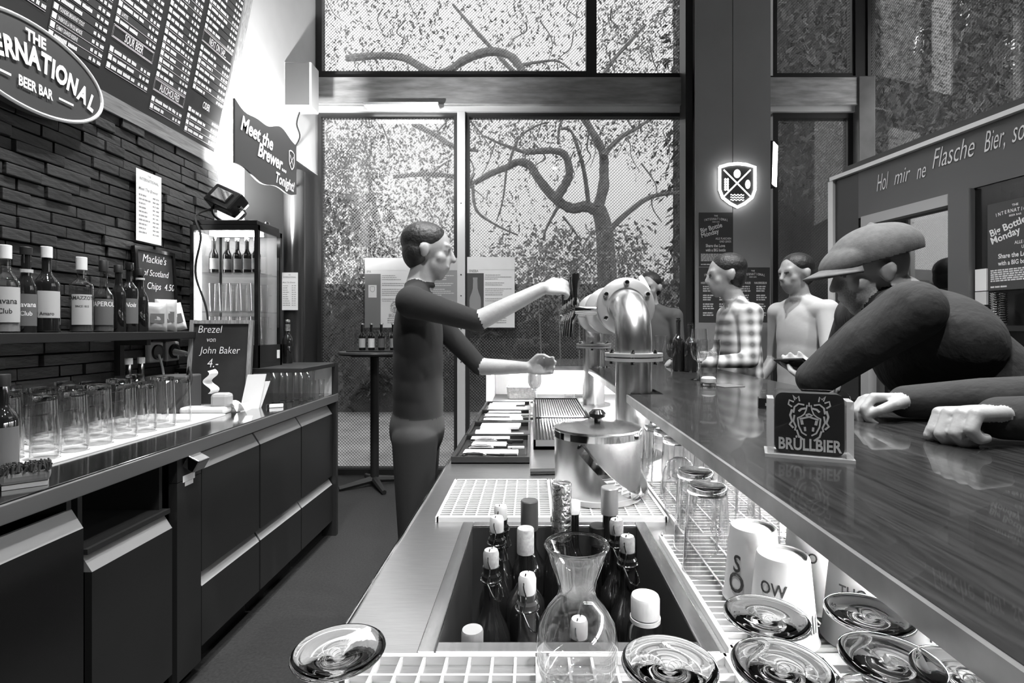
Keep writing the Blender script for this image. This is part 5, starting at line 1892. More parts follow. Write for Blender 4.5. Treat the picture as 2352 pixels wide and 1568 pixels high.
# ================================================================== ON THE BAR TOP
# coaster holder
fh = Frame((.402, .888, ZB), (.925, -.38, 0), (0, 0, 1))
M_acr = ghost('frosted acrylic', .85, .6)
M_acr.node_tree.nodes['Principled BSDF'].inputs['Roughness'].default_value = .15
ch = thing('coaster_holder', 'clear acrylic holder with black beer coasters on the bar', 'coaster holder', fh(.06, 0, 0))
MB().prism([(-.006, 0), (.126, 0), (.126, .006), (-.006, .006)], fh, -.045, .012).build('base', M_acr, ch)
for x in (-.002, .114):
    MB().prism([(x, .006), (x + .010, .006), (x + .010, .098), (x, .098)], fh, -.04, .008).build('post', M_acr, ch)


def rrect(x0, y0, x1, y1, r, n=6):
    pts = []
    for cx, cy, a in ((x1 - r, y0 + r, -90), (x1 - r, y1 - r, 0), (x0 + r, y1 - r, 90), (x0 + r, y0 + r, 180)):
        for i in range(n + 1):
            q = math.radians(a + 90 * i / n)
            pts.append((cx + r * math.cos(q), cy + r * math.sin(q)))
    return pts


def beast(mb, fr, cx, cy, s, d=.001, lw=.03):
    """roaring animal head emblem in line work, s = height"""
    def S(pts, w=1.0, closed=False):
        mb.stroke([(cx + x * s, cy + y * s) for x, y in pts], lw * s * w, fr, d, closed=closed)
    for k in (-1, 1):
        S([(k * .32, .36), (k * .42, .40), (k * .44, .30), (k * .36, .24)], 1.3)                 # ears
        S([(k * .30, .40), (k * .34, .52), (k * .27, .44), (k * .22, .50), (k * .2, .38)], 1)
        S([(k * .10, .30), (k * .22, .32), (k * .31, .24), (k * .33, .10)], 1.3)                 # brow
        S([(k * .07, .22), (k * .16, .20), (k * .22, .14)], 1.6)                                 # eye
        S([(k * .04, .30), (k * .06, .18), (k * .10, .08), (k * .17, .02), (k * .25, -.02)], 1)  # nose side
        S([(k * .36, .18), (k * .40, .04), (k * .36, -.10), (k * .41, -.18), (k * .33, -.26)], 1.6)
        S([(k * .31, .05), (k * .33, -.10), (k * .28, -.22), (k * .30, -.32)], 1.3)
        S([(k * .24, -.02), (k * .22, -.20), (k * .15, -.36), (k * .05, -.42)], 1.2)             # jaw
        S([(k * .16, -.06), (k * .14, -.17)], 2.0)                                               # fang
        S([(k * .08, -.32), (k * .09, -.22)], 1.6)
        S([(k * .26, -.30), (k * .22, -.44), (k * .10, -.54)], 1.4)                              # laurel
    S([(-.20, -.04), (0, .02), (.20, -.04)], 1.4)
    S([(-.07, .06), (0, .09), (.07, .06), (0, .02), (-.07, .06)], 1.4)
    S([(0, .36), (0, .26)], 1.0)


cs = thing('coaster_stack', 'stack of black coasters with a roaring animal head inside the acrylic holder', 'coaster', fh(.06, .006, -.012))
MB().prism(rrect(.010, .007, .112, .108, .012), fh, -.030, 0.0).build('coasters', mat('coaster black', .03, .45), cs)
mb = MB()
beast(mb, fh, .061, .068, .070, .0006)
text(mb, 'BRÜLLBIER', fh, .061, .014, .027, 'CENTER', bold=.03, sx=.72, d=.0012)
mb.build('print', M_print, cs)
mb = MB()
mb.prism(rrect(.002, .004, .120, .115, .014), fh, .003, .006)
mb.build('front_plate', glass_thin('acrylic plate', .97, .02, .7, .03, 3), ch)

# small black box, phone, drinks
sbx = thing('matchbox', 'small black box on the bar beside the coaster holder', 'box', (.645, 1.42, ZB))
MB().box((.648, 1.42, ZB + .014), (.062, .04, .028), (0, 0, -.35), bevel=.002).build('box', M_blackgl, sbx)
mb = MB()
scribble(mb, Frame((.628, 1.407, ZB + .008), (.94, -.34, 0), (0, 0, 1)), 0, 0, .035, .008, random.Random(1), .0015)
mb.build('print', M_printg, sbx)
bmn = thing('beer_mat', 'flat pale beer mat lying by the empty pint glass', 'beer mat', (.74, 1.98, ZB))
MB().box((.735, 1.97, ZB + .001), (.09, .09, .002), (0, 0, .3)).build('mat', M_labeld, bmn)
# empty pint
t = thing('pint_glass', 'nearly empty curved pint glass on the bar', 'glass', (.66, 1.955, ZB))
c = Vector((.66, 1.955, ZB))
o_ = [(.029, .012), (.030, .03), (.034, .08), (.040, .13), (.043, .15), (.041, .174)]
MB().lathe(o_, c, 36).build('bowl', M_glass, t, smooth=True, angle=70)
MB().lathe([(0, 0), (.028, 0), (.029, .012), (0, .012)], c, 36).build('foot', M_glassr, t, smooth=True)
MB().tube([c + Vector((.041 * math.cos(q), .041 * math.sin(q), .174)) for q in [2 * math.pi * i / 32 for i in range(33)]], .0012, 5, caps=False).build('rim', M_glasst, t, smooth=True)
MB().lathe([(0, .013), (.0265, .015), (.0272, .03), (.02, .036), (0, .03)], c, 24).build('foam', M_foam, t, smooth=True)
mb = MB()
text_cyl(mb, 'INTERNATIONAL', c, .0405, c.z + .125, .011, math.atan2(-c.y, -c.x), bold=.01)
mb.build('lettering', M_print, t)
stem_up((.705, 2.2, ZB), 'tall tulip glass behind the empty pint glass', .215, .036)
bottle((.795, 2.62, ZB), .245, .034, 'dark beer bottle on the bar behind the tulip glass', neck=.0125)
bottle((.745, 2.66, ZB), .27, .03, 'slim dark bottle beside the dark beer bottle', neck=.011)
simple_glass((.82, 3.32, ZB), .17, .03, .04, 'straight beer glass half full at the far bar end', name='beer_glass')
stem_up((.785, 2.93, ZB), 'tulip glass of dark beer far along the bar', .13, .032, (mat('dark beer', .05, .1), .75))
stem_up((.85, 3.08, ZB), 'second tulip glass of dark beer beside the first', .13, .032, (mat('dark beer', .05, .1), .8))
ph = thing('smartphone', 'smartphone with glowing screen held over the bar', 'phone', (.90, 1.80, 1.25))
Rp = Euler((math.radians(-5), math.radians(32), math.radians(15))).to_matrix()
MB().box((.905, 1.80, 1.258), (.07, .13, .009), Rp, bevel=.003).build('case', M_blackgl, ph)
MB().box(Vector((.905, 1.80, 1.258)) + Rp @ Vector((0, 0, .0052)), (.062, .12, .001), Rp).build('screen', mat('phone screen', .5, .2, emit=.8), ph)

# ================================================================== WINDOW SIDE
tb = thing('bar_table', 'tall round black bar table by the window', 'table', (-1.386, 4.60, 0))
TZ = 1.182
MB().lathe([(0, TZ - .03), (.29, TZ - .03), (.305, TZ - .015), (.30, TZ), (0, TZ)], (-1.386, 4.60, 0), 48).build('top', mat('dark table wood', .05, .35), tb, smooth=True)
MB().tube([(-1.386, 4.60, .04), (-1.386, 4.60, TZ - .05)], .037, 16).build('leg', M_black, tb, smooth=True)
MB().box((-1.386, 4.60, TZ - .04), (.4, .05, .02)).build('brace', M_black, tb)
for k in range(4):
    a = k * math.pi / 2 + .55
    d = Vector((math.cos(a), math.sin(a), 0))
    MB().tube([Vector((-1.386, 4.60, .06)), Vector((-1.386, 4.60, .02)) + d * .3], [.035, .02], 8).build('foot', M_black, tb, smooth=True)
ty_ = thing('serving_tray', 'black serving tray with sample bottles on the round table', 'tray', (-1.33, 4.58, TZ))
MB().box((-1.34, 4.58, TZ + .006), (.50, .24, .012), bevel=.004).build('tray', M_black, ty_)
ln = ['first sample beer bottle with an oval label from the tray edge', 'second sample beer bottle with a bright label', 'third sample beer bottle in the middle of the tray', 'fourth sample beer bottle on the tray', 'tallest sample beer bottle on the tray']
for i, (x, h) in enumerate(((832, .235), (853, .235), (876, .235), (903, .235), (923, .275))):
    X = (x - 1222) * 4.55 / F
    bottle((X, 4.55, TZ + .012), h, .029, ln[i], name='sample_bottle', neck=.012, body=.5, shoulder=.7, cap=M_foil, cap_h=.015,
           lab=((M_label, M_paper, M_labeld, M_greyp, M_label)[i], .1, .44), face=-1.3, group='sample bottles on the tray', neck_label=(M_label, .74, .84) if i == 4 else None)
simple_glass(((811 - 1222) * 4.55 / F, 4.55, TZ + .012), .19, .026, .032, 'tall empty glass at the tray end on the round table', name='tall_glass')
simple_glass(((866 - 1222) * 4.66 / F, 4.66, TZ + .012), .17, .022, .026, 'clear glass behind the sample bottles', name='tall_glass')
simple_glass(((890 - 1222) * 4.66 / F, 4.66, TZ + .012), .15, .022, .026, 'shorter clear glass behind the sample bottles', name='tall_glass')

# beer posters on the pane
YP = YF - 0.045
sp_ = YP / F


def bottle_outline(cx, y0, h, w):
    half = [(.5, 0), (.5, .48), (.46, .55), (.30, .66), (.21, .75), (.18, .95), (.2, .96), (.2, 1.0)]
    return [(cx + a * w, y0 + b * h) for a, b in half] + [(cx - a * w, y0 + b * h) for a, b in reversed(half)]


def poster(x0, x1, y0, y1, paper, pic, label, title, seed, txt, has_bottle=True):
    w = (x1 - x0) * sp_
    h = (y1 - y0) * sp_
    fr = FACE(((x0 - 1222) * sp_, YP, CAMZ - (y1 - 755) * sp_))
    t = thing('beer_poster', label, 'poster', fr(w / 2, 0, 0))
    MB().prism([(0, 0), (w, 0), (w, h), (0, h)], fr, -.004, 0).build('sheet', paper, t)
    MB().prism([(0, h * .82), (w, h * .82), (w, h), (0, h)], fr, 0, .001).build('picture_strip', M_paper if paper is not M_greyp else mat('pale grey print', .55, .5), t)
    MB().prism([(0, 0), (w * .35, 0), (w * .35, h * .77), (0, h * .77)], fr, 0, .001).build('side_strip', pic, t)
    mb = MB()
    r = random.Random(seed)
    for i in range(14):
        if i in (3, 6, 11):
            continue
        scribble(mb, fr, w * .38, h * (.74 - i * .028), w * r.uniform(.25, .56), h * .011, r, .0015)
    text(mb, title, fr, w * .04, h * .785, h * .05, bold=.01, sx=.9, d=.0015)
    text(mb, 'BRÜLLBIER', fr, w * .66, h * .15, h * .065, 'CENTER', bold=.02, sx=.55, d=.0015)
    for i in range(3):
        scribble(mb, fr, w * .5, h * (.125 - i * .03), w * .32, h * .012, r, .0015)
    mb.build('print', txt, t)
    mb = MB()
    MB().prism(ellipse(w * .66, h * .29, w * .105, h * .085, 24), fr, .0008, .0012).build('emblem_ground', M_printd if paper is M_greyp else M_printg, t)
    beast(mb, fr, w * .66, h * .30, h * .17, .0015)
    mb.build('emblem', M_paper, t)
    if has_bottle:
        bo = MB().prism(bottle_outline(w * .17, h * .09, h * .62, w * .24), fr, .001, .002).build('bottle_picture', M_greyp if pic is M_greyd else M_printd, t)
        mb = MB()
        mb.prism([(w * .055, h * .17), (w * .285, h * .17), (w * .285, h * .35), (w * .055, h * .35)], fr, .002, .003)
        mb.prism([(w * .12, h * .52), (w * .22, h * .52), (w * .205, h * .61), (w * .135, h * .61)], fr, .002, .003)
        mb.build('bottle_label', M_printg if pic is M_greyd else M_greyp, bo)['kind'] = 'stuff'
    else:
        bo = MB().prism([(w * .08, h * .43), (w * .26, h * .43), (w * .26, h * .61), (w * .08, h * .61)], fr, .001, .002).build('label_picture', M_paper, t)
        mb = MB()
        mb.stroke(shield(w * .17, h * .55, w * .1, h * .08), .004, fr, .003, closed=True)
        mb.build('label_mark', M_printg, bo)
    return t


poster(838, 942, 592, 752, M_paper, mat('poster mid grey', .2, .5), 'pale beer poster with a small square label picture', 'IPA', 1, M_greyp, False)
poster(944, 1050, 592, 752, M_greyp, M_greyd, 'grey beer poster with a bottle left of the mullion', 'AMBREE XX', 2, M_paper)
poster(1073, 1182, 590, 752, M_paper, M_greyd, 'pale beer poster with a bottle right of the mullion', 'SNEBA', 3, M_greyp)

# neon crest on the column
fc = FACE((0, YC, 0))
kx, kz_ = (1690 - 1222) * YC / F, CAMZ + (755 - 428) * YC / F
ne = thing('crest_sign', 'glowing white shield crest on the grey column', 'sign', (kx, YC, kz_))
W_, H_ = .325, .40
MB().prism(shield(kx, kz_, W_, H_), fc, 0, .03).build('back_plate', mat('crest plate', .06, .5), ne)
sh_ = shield(kx, kz_, W_ * .97, H_ * .97)
sh3 = [fc(x, y, .036) for x, y in sh_ + sh_[:1]]
MB().tube(sh3, .013, 10, caps=False).build('neon_rim', M_neon, ne, smooth=True)
mb = MB()
mb.stroke([(kx - .12, kz_ + .14), (kx + .12, kz_ - .10)], .012, fc, .032)
mb.stroke([(kx + .12, kz_ + .14), (kx - .12, kz_ - .10)], .012, fc, .032)
mb.prism(ellipse(kx, kz_ + .105, .03, .038, 16), fc, .03, .034)
mb.prism(ellipse(kx + .095, kz_ + .01, .022, .04, 14), fc, .03, .034)
for j in range(5):
    for s in (-1, 1):
        mb.prism(ellipse(kx - .095 + s * .011, kz_ - .035 + j * .022, .009, .012, 8), fc, .03, .034)
for j in range(3):
    mb.stroke([(kx - .06 + .12 * i / 16, kz_ - .085 - j * .022 + .006 * math.sin(i * 1.6)) for i in range(17)], .007, fc, .032)
mb.build('emblem', emis('crest glow', 3.0), ne)

# glowing plate added in place of a lamp's reflection in the glass
refl_plate = thing('reflection_plate', 'bright flat plate standing in for a lamp reflection beside the grey column', 'lamp', (2.21, 4.78, 2.85))
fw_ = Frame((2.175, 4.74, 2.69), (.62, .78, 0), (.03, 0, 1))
MB().prism([(0, 0), (.16, 0), (.16, .40), (0, .40)], fw_, -.05, 0).build('housing', M_frame, refl_plate)
MB().prism([(.01, .01), (.15, .01), (.15, .39), (.01, .39)], fw_, 0, .006).build('glow_face', M_lamp, refl_plate)

# lettered posters on the column and the kiosk
def bar_poster(fr, w, h, label, kind, seed):
    t = thing('bar_poster', label, 'poster', fr(w / 2, 0, 0))
    MB().prism([(0, 0), (w, 0), (w, h), (0, h)], fr, 0, .002).build('sheet', mat('poster black', .05, .45), t)
    mb = MB()
    r = random.Random(seed)
    word = 'INTERNATIONAL'
    for i, ch_ in enumerate(word):
        u = (i - 6) / 6
        text(mb, ch_, fr, w * .5 + u * w * .33, h * .86 - u * u * h * .02, w * .095, 'CENTER', bold=.02, sx=.7, d=.003, ang=-.15 * u)
    text(mb, 'THE', fr, w * .5, h * .925, w * .06, 'CENTER', bold=.02, d=.003)
    text(mb, 'BEER BAR', fr, w * .5, h * .815, w * .05, 'CENTER', bold=.01, d=.003)
    if kind == 'monday':
        text(mb, 'Big Bottle', fr, w * .06, h * .62, w * .19, bold=.02, sx=.88, d=.003, ang=.28)
        text(mb, 'Monday', fr, w * .08, h * .53, w * .19, bold=.02, sx=.88, d=.003, ang=.28)
        for i, s in enumerate(('ALLE FLASCHEN', 'UND LEADS')):
            text(mb, s, fr, w * .95, h * (.50 - i * .055), w * .085, 'RIGHT', bold=.01, sx=.75, d=.003)
        text(mb, 'Share the Love', fr, w * .2, h * .36, w * .125, bold=.02, sx=.75, d=.003)
        text(mb, 'with a BIG bottle', fr, w * .2, h * .28, w * .12, bold=.02, sx=.7, d=.003)
        for i in range(6):
            scribble(mb, fr, w * .06, h * (.22 - i * .024), w * .88, h * .017, r, .003)
        scribble(mb, fr, w * .06, h * .03, w * .3, h * .02, r, .003)
    else:
        text(mb, 'HOUSE RULES', fr, w * .06, h * .70, w * .085, bold=.02, sx=.7, d=.003)
        text(mb, 'HAUSREGELN', fr, w * .54, h * .70, w * .085, bold=.02, sx=.7, d=.003)
        for i in range(14):
            if i % 4 == 3:
                continue
            for xx in (.12, .60):
                scribble(mb, fr, w * xx, h * (.64 - i * .04), w * r.uniform(.2, .32), h * .024, r, .003)
    mb.build('print', M_print, t)
    return t


def colp(x0, x1, y0, y1, label, kind, seed):
    s = YC / F
    bar_poster(FACE(((x0 - 1222) * s, YC - .001, CAMZ - (y1 - 755) * s)), (x1 - x0) * s, (y1 - y0) * s, label, kind, seed)


colp(1605, 1683, 488, 612, 'black poster on the column announcing a bottle night', 'monday', 3)
colp(1605, 1683, 614, 740, 'black house rules poster lower on the column', 'rules', 4)
colp(1690, 1768, 614, 740, 'black rules poster beside the house rules on the column', 'rules', 5)
s0, Y0 = ks(2266)
s1, Y1 = ks(2400)
bar_poster(Frame(fr_k(s0, kz(2266, 668), -.008), ax, (0, 0, 1)), s1 - s0, .43, 'black bottle night poster on the kiosk side panel', 'monday', 7)
# cards taped to the kiosk
s0, _ = ks(2241)
for (ya, yb, lab, m_) in ((618, 668, 'pale card holder taped to the kiosk panel', M_paper), (670, 700, 'pale folded card under the card holder', M_plasticl), (704, 730, 'small framed photo card below the pale cards', M_greyd)):
    za, zb_ = kz(2252, yb), kz(2252, ya)
    t = thing('wall_card', lab, 'card', fr_k(s0, za, 0))
    MB().prism([(s0, za), (s0 + .055, za), (s0 + .055, zb_), (s0, zb_)], fr_k, -.009, .004).build('card', m_, t)
    if m_ is M_greyd:
        MB().prism([(s0 + .005, za + .005), (s0 + .05, za + .005), (s0 + .05, zb_ - .005), (s0 + .005, zb_ - .005)], fr_k, .004, .005).build('photo', M_printd, t)
# stacked glasses behind the man, on a ledge of the kiosk
lg = thing('kiosk_ledge', 'dark narrow ledge on the kiosk panel', 'ledge', fr_k(1.2, 1.38, 0))
MB().prism([(.96, 1.37), (1.6, 1.37), (1.6, 1.395), (.96, 1.395)], fr_k, -.01, .12).build('board', M_black, lg)
s0, _ = ks(2318)
cst = fr_k(s0, 1.395, .06)
for k in range(14):
    t = thing('steel_cup', '%s ribbed steel cup from the bottom of the kiosk stack' % ORD[k], 'cup', (cst.x, cst.y, 1.395 + k * .011), 'stacked steel cups')
    MB().lathe([(0, 0), (.026, 0), (.031, .011), (.033, .012), (.033, .0145), (.03, .0145), (.025, .002), (0, .002)], (cst.x, cst.y, 1.395 + k * .011), 20).build('cup', M_chrome, t, smooth=True)

# ================================================================== PEOPLE
def V(*a):
    return Vector(a)


def capsule(p0, r0, p1, r1, seg=32, hs=8):
    p0, p1 = Vector(p0), Vector(p1)
    d = p1 - p0
    L_ = max(d.length, 1e-5)
    R = d.to_track_quat('Z', 'Y').to_matrix()
    prof = []
    for i in range(hs + 1):
        a = -math.pi / 2 + math.pi / 2 * i / hs
        prof.append((max(r0 * math.cos(a), 0 if i == 0 else 1e-5), r0 * math.sin(a)))
    for i in range(hs + 1):
        a = math.pi / 2 * i / hs
        prof.append((max(r1 * math.cos(a), 1e-5) if i < hs else 0, L_ + r1 * math.sin(a)))
    prof[0] = (0, -r0)
    return MB().lathe(prof, p0, seg, R)


def ellipsoid(c, rad, R=None, seg=44, rings=28):
    c = Vector(c)
    R = R or Matrix.Identity(3)
    prof = [(math.sin(math.pi * i / rings) if 0 < i < rings else 0, -math.cos(math.pi * i / rings)) for i in range(rings + 1)]
    S = Matrix.Diagonal(rad)
    m = MB().lathe(prof, (0, 0, 0), seg)
    m.v = [tuple(c + R @ (S @ Vector(v))) for v in m.v]
    return m


class Fig:
    def __init__(self):
        self.p = []          # (kind, data, tag)

    def cap(self, p0, r0, p1, r1, tag):
        self.p.append(('c', (Vector(p0), r0, Vector(p1), r1), tag))

    def chain(self, pts, rads, tag):
        for i in range(len(pts) - 1):
            self.cap(pts[i], rads[i], pts[i + 1], rads[i + 1], tag)

    def ell(self, c, rad, tag, R=None):
        self.p.append(('e', (Vector(c), Vector(rad), R or Matrix.Identity(3)), tag))

    def head(self, c, f, u, s=1.0, skin='skin', beard=None):
        c = Vector(c)
        f = Vector(f).normalized()
        u = Vector(u)
        u = (u - f * u.dot(f)).normalized()
        r = f.cross(u)
        R = Matrix((r, f, u)).transposed()
        L = lambda a, b, d: c + (r * a + f * b + u * d) * s
        self.ell(L(0, -.012, .03), Vector((.076, .097, .092)) * s, skin, R)
        self.ell(L(0, .035, -.045), Vector((.056, .060, .066)) * s, beard or skin, R)
        self.ell(L(0, .055, -.095), Vector((.026, .022, .02)) * s, beard or skin, R)
        self.cap(L(0, .088, .022), .008 * s, L(0, .108, -.022), .013 * s, skin)
        for k in (-1, 1):
            self.cap(L(k * .046, .074, .032), .010 * s, L(k * .014, .083, .030), .010 * s, skin)
            self.ell(L(k * .032, .070, .012), Vector((.022, .018, .016)) * s, skin, R)
            self.ell(L(k * .036, .052, -.022), Vector((.028, .028, .028)) * s, skin, R)
            self.ell(L(k * .032, .083, .012), Vector((.010, .006, .005)) * s, 'eye', R)
            self.ell(L(k * .082, -.010, -.004), Vector((.010, .020, .031)) * s, skin, R)
            self.ell(L(k * .090, -.020, .006), Vector((.008, .014, .022)) * s, skin, R)
        self.cap(L(-.022, .088, -.056), .008 * s, L(.022, .088, -.056), .008 * s, 'lip')
        return L, R

    def hand(self, w, f, n, side, curl=(.9, 1.0, .7), s=1.0, spread=.04, thumb=.6, skin='skin'):
        """w wrist, f towards the knuckles, n out of the palm, side = +1/-1 for the thumb"""
        w = Vector(w)
        f = Vector(f).normalized()
        n = Vector(n)
        n = (n - f * n.dot(f)).normalized()
        t = f.cross(n) * side          # thumb side
        self.ell(w + f * .045 * s, Vector((.034, .05, .014)) * s, skin, Matrix((t, f, n)).transposed())
        lens = (.072, .082, .076, .060)
        for i in range(4):
            o = (1.5 - i) * .0205 * s
            k = w + f * (.088 - .004 * abs(i - 1)) * s + t * o
            self.cap(w + f * .02 * s + t * o * .7, .012 * s, k, .0112 * s, skin)
            d = (f + t * (1.5 - i) * spread).normalized()
            p = k
            a = 0.0
            rad = (.0102, .0095, .0088, .0078)
            for j, fr_ in enumerate((.46, .31, .23)):
                a += curl[j]
                dd = (d * math.cos(a) + n * math.sin(a)).normalized()
                q = p + dd * lens[i] * fr_ * s
                self.cap(p, rad[j] * s, q, rad[j + 1] * s, skin)
                p = q
        b = w + f * .022 * s + t * .024 * s + n * .006 * s
        d1 = (f * .75 + t * .62 + n * .25).normalized()
        k1 = b + d1 * .042 * s
        self.cap(b, .0155 * s, k1, .0125 * s, skin)
        d2 = (f * .95 + t * (.25 - thumb * .5) + n * thumb * .6).normalized()
        k2 = k1 + d2 * .032 * s
        self.cap(k1, .0115 * s, k2, .0102 * s, skin)
        d3 = (f * .8 + t * (-.2 - thumb * .5) + n * thumb * .6).normalized()
        self.cap(k2, .010 * s, k2 + d3 * .026 * s, .0085 * s, skin)

    def build(self, name, mats, parent=None, voxel=.006, smooth=4):
        raw = MB()
        for k, d, tg in self.p:
            m = capsule(*d) if k == 'c' else ellipsoid(d[0], d[1], d[2])
            raw.add(m.v, m.f)
        off = world_off(parent)
        me = bpy.data.meshes.new('raw')
        me.from_pydata(raw.v, [], raw.f)
        ob = bpy.data.objects.new('raw', me)
        COL.objects.link(ob)
        md = ob.modifiers.new('r', 'REMESH')
        md.mode = 'VOXEL'
        md.voxel_size = voxel
        ms = ob.modifiers.new('s', 'SMOOTH')
        ms.factor = .5
        ms.iterations = smooth
        dg = bpy.context.evaluated_depsgraph_get()
        out = bpy.data.meshes.new_from_object(ob.evaluated_get(dg))
        bpy.data.objects.remove(ob)
        bpy.data.meshes.remove(me)
        nv = len(out.vertices)
        co = np.empty(nv * 3)
        out.vertices.foreach_get('co', co)
        co = co.reshape(-1, 3)
        nf = len(out.polygons)
        ce = np.empty(nf * 3)
        out.polygons.foreach_get('center', ce)
        ce = ce.reshape(-1, 3)
        tags = list(mats.keys())
        best = np.full(nf, 1e9)
        idx = np.zeros(nf, dtype=np.int32)
        for k, d, tg in self.p:
            if k == 'c':
                p0, r0, p1, r1 = d
                a = np.array(p0)
                ab = np.array(p1 - p0)
                h = np.clip(((ce - a) @ ab) / max(ab @ ab, 1e-9), 0, 1)
                dist = np.linalg.norm(ce - a - h[:, None] * ab, axis=1) - (r0 + (r1 - r0) * h)
            else:
                c, rad, R = d
                q = (ce - np.array(c)) @ np.array(R)
                e = np.linalg.norm(q / np.array(rad), axis=1)
                dist = (e - 1) * min(rad)
            w = dist < best + (.003 if tg == 'eye' else 0)
            best[w] = dist[w]
            idx[w] = tags.index(tg) if tg in tags else 0
        co -= np.array(off)
        out.vertices.foreach_set('co', co.reshape(-1))
        out.materials.clear()
        for tg in tags:
            out.materials.append(mats[tg])
        out.polygons.foreach_set('material_index', idx)
        out.polygons.foreach_set('use_smooth', [True] * nf)
        out.update()
        o = bpy.data.objects.new(name, out)
        COL.objects.link(o)
        o.parent = parent
        return o


def legs(fg, hl, hr, foot_l, foot_r, tag='trousers', kd=V(0, 0, 0)):
    for h, ft in ((hl, foot_l), (hr, foot_r)):
        h, ft = Vector(h), Vector(ft)
        kn = (h + ft) / 2 + kd
        fg.chain([h, kn, ft + V(0, 0, .08)], [.095, .064, .044], tag)


def feet(fg, pts, d):
    d = Vector(d)
    for p in pts:
        p = Vector(p)
        fg.cap(p + V(0, 0, .04), .038, p + d * .17 + V(0, 0, .032), .03, 'shoe')


BASE = {'skin': M_skin, 'eye': mat('eye dark', .06, .3), 'lip': mat('lips', .3, .5), 'shoe': M_black, 'trousers': M_jeans}

# ---- man in the flat cap leaning on the bar with his phone
man = thing('person', 'man in charcoal sweater and flat cap leaning on the bar over a phone', 'person', (1.5, 1.6, 0))
fg = Fig()
hf, hu = V(-.93, .16, -.20), V(-.15, 0, .98)
L_, R_h = fg.head((1.035, 1.60, 1.548), hf, hu, 1.02, beard='stubble')
fg.chain([L_(0, -.035, -.05), V(1.13, 1.6, 1.485), V(1.18, 1.6, 1.44)], [.056, .06, .08], 'skin')
fg.chain([V(1.145, 1.6, 1.455), V(1.19, 1.6, 1.42)], [.074, .10], 'sweater')
fg.cap(V(1.05, 1.445, 1.425), .078, V(1.12, 1.77, 1.42), .085, 'sweater')
fg.ell(V(1.20, 1.59, 1.35), V(.18, .215, .145), 'sweater', Euler((0, .5, 0)).to_matrix())
fg.cap(V(1.22, 1.59, 1.31), .165, V(1.46, 1.58, 1.10), .165, 'sweater')
fg.cap(V(1.46, 1.58, 1.10), .165, V(1.56, 1.58, .95), .16, 'sweater')
fg.chain([V(1.04, 1.43, 1.43), V(.945, 1.48, 1.345), V(.845, 1.56, 1.232)], [.082, .072, .054], 'sweater')
fg.chain([V(.845, 1.56, 1.232), V(.905, 1.64, 1.228), V(.955, 1.71, 1.232)], [.053, .045, .034], 'sweater')
fg.hand(V(.957, 1.713, 1.232), V(-.25, 1, .15), V(-.6, 0, .8), -1, (.35, .4, .3), 1.0)
fg.chain([V(1.12, 1.77, 1.42), V(1.17, 1.95, 1.30), V(1.15, 2.0, 1.215)], [.08, .066, .05], 'sweater')
fg.chain([V(1.15, 2.0, 1.215), V(1.08, 1.92, 1.212), V(1.05, 1.885, 1.205)], [.05, .04, .034], 'sweater')
fg.hand(V(1.045, 1.88, 1.20), V(-.5, -.8, -.05), V(0, 0, -1), 1, (.5, .5, .4), 1.0)
legs(fg, (1.58, 1.49, .93), (1.58, 1.67, .93), (1.56, 1.45, 0), (1.56, 1.71, 0))
feet(fg, [(1.58, 1.45, 0), (1.58, 1.71, 0)], (-1, 0, 0))
fg.build('body', dict(BASE, sweater=M_sweater, stubble=mat('stubble skin', .27, .7, noise=.35, nscale=220)), man, .0062, 4)
cp_ = Fig()
f_ = hf.normalized()
u_ = (hu - f_ * hu.dot(f_)).normalized()
r_ = f_.cross(u_)
Rc = Matrix((r_, f_, u_)).transposed()
H0 = V(1.035, 1.60, 1.548)
CL = lambda a, b, d: H0 + r_ * a + f_ * b + u_ * d
tiltm = Rc @ Euler((math.radians(-10), 0, 0)).to_matrix()
tiltm = Rc @ Euler((math.radians(-4), 0, 0)).to_matrix()
cp_.ell(CL(0, -.022, .055), V(.106, .130, .092), 'cloth', tiltm)
cp_.ell(CL(0, -.05, .062), V(.103, .105, .082), 'cloth', tiltm)
cp_.ell(CL(0, .055, .050), V(.092, .085, .056), 'cloth', Rc @ Euler((math.radians(-20), 0, 0)).to_matrix())
cp_.cap(CL(0, -.03, .146), .008, CL(0, -.032, .148), .008, 'cloth')
co_ = cp_.build('cap', {'cloth': M_capcloth}, man, .005, 5)
# drop everything below the cap's hem
me = co_.data
bmc = bmesh.new()
bmc.from_mesh(me)
offm = world_off(man)
n_ = (tiltm @ V(0, 0, 1)).normalized()
bmesh.ops.bisect_plane(bmc, geom=bmc.verts[:] + bmc.edges[:] + bmc.faces[:], plane_co=CL(0, 0, .036) - offm, plane_no=n_, clear_inner=True)
bmc.to_mesh(me)
bmc.free()
so_ = co_.modifiers.new('s', 'SOLIDIFY')
so_.thickness = .003
vb = []
n1, n2 = 16, 6
for j in range(n2 + 1):
    for i in range(n1 + 1):
        a = math.radians(-72 + 144 * i / n1)
        rr = .088 + .062 * (j / n2) * math.cos(a * .9)
        vb.append(CL(math.sin(a) * rr * .98, .02 + math.cos(a) * rr * 1.12, .046 - .020 * (j / n2) - .012 * math.sin(a) ** 2))
fb = [(j * (n1 + 1) + i, j * (n1 + 1) + i + 1, (j + 1) * (n1 + 1) + i + 1, (j + 1) * (n1 + 1) + i) for j in range(n2) for i in range(n1)]
br_ = MB().add(vb, fb).build('cap_peak', M_capcloth, man, smooth=True)
sm_ = br_.modifiers.new('s', 'SOLIDIFY')
sm_.thickness = .006

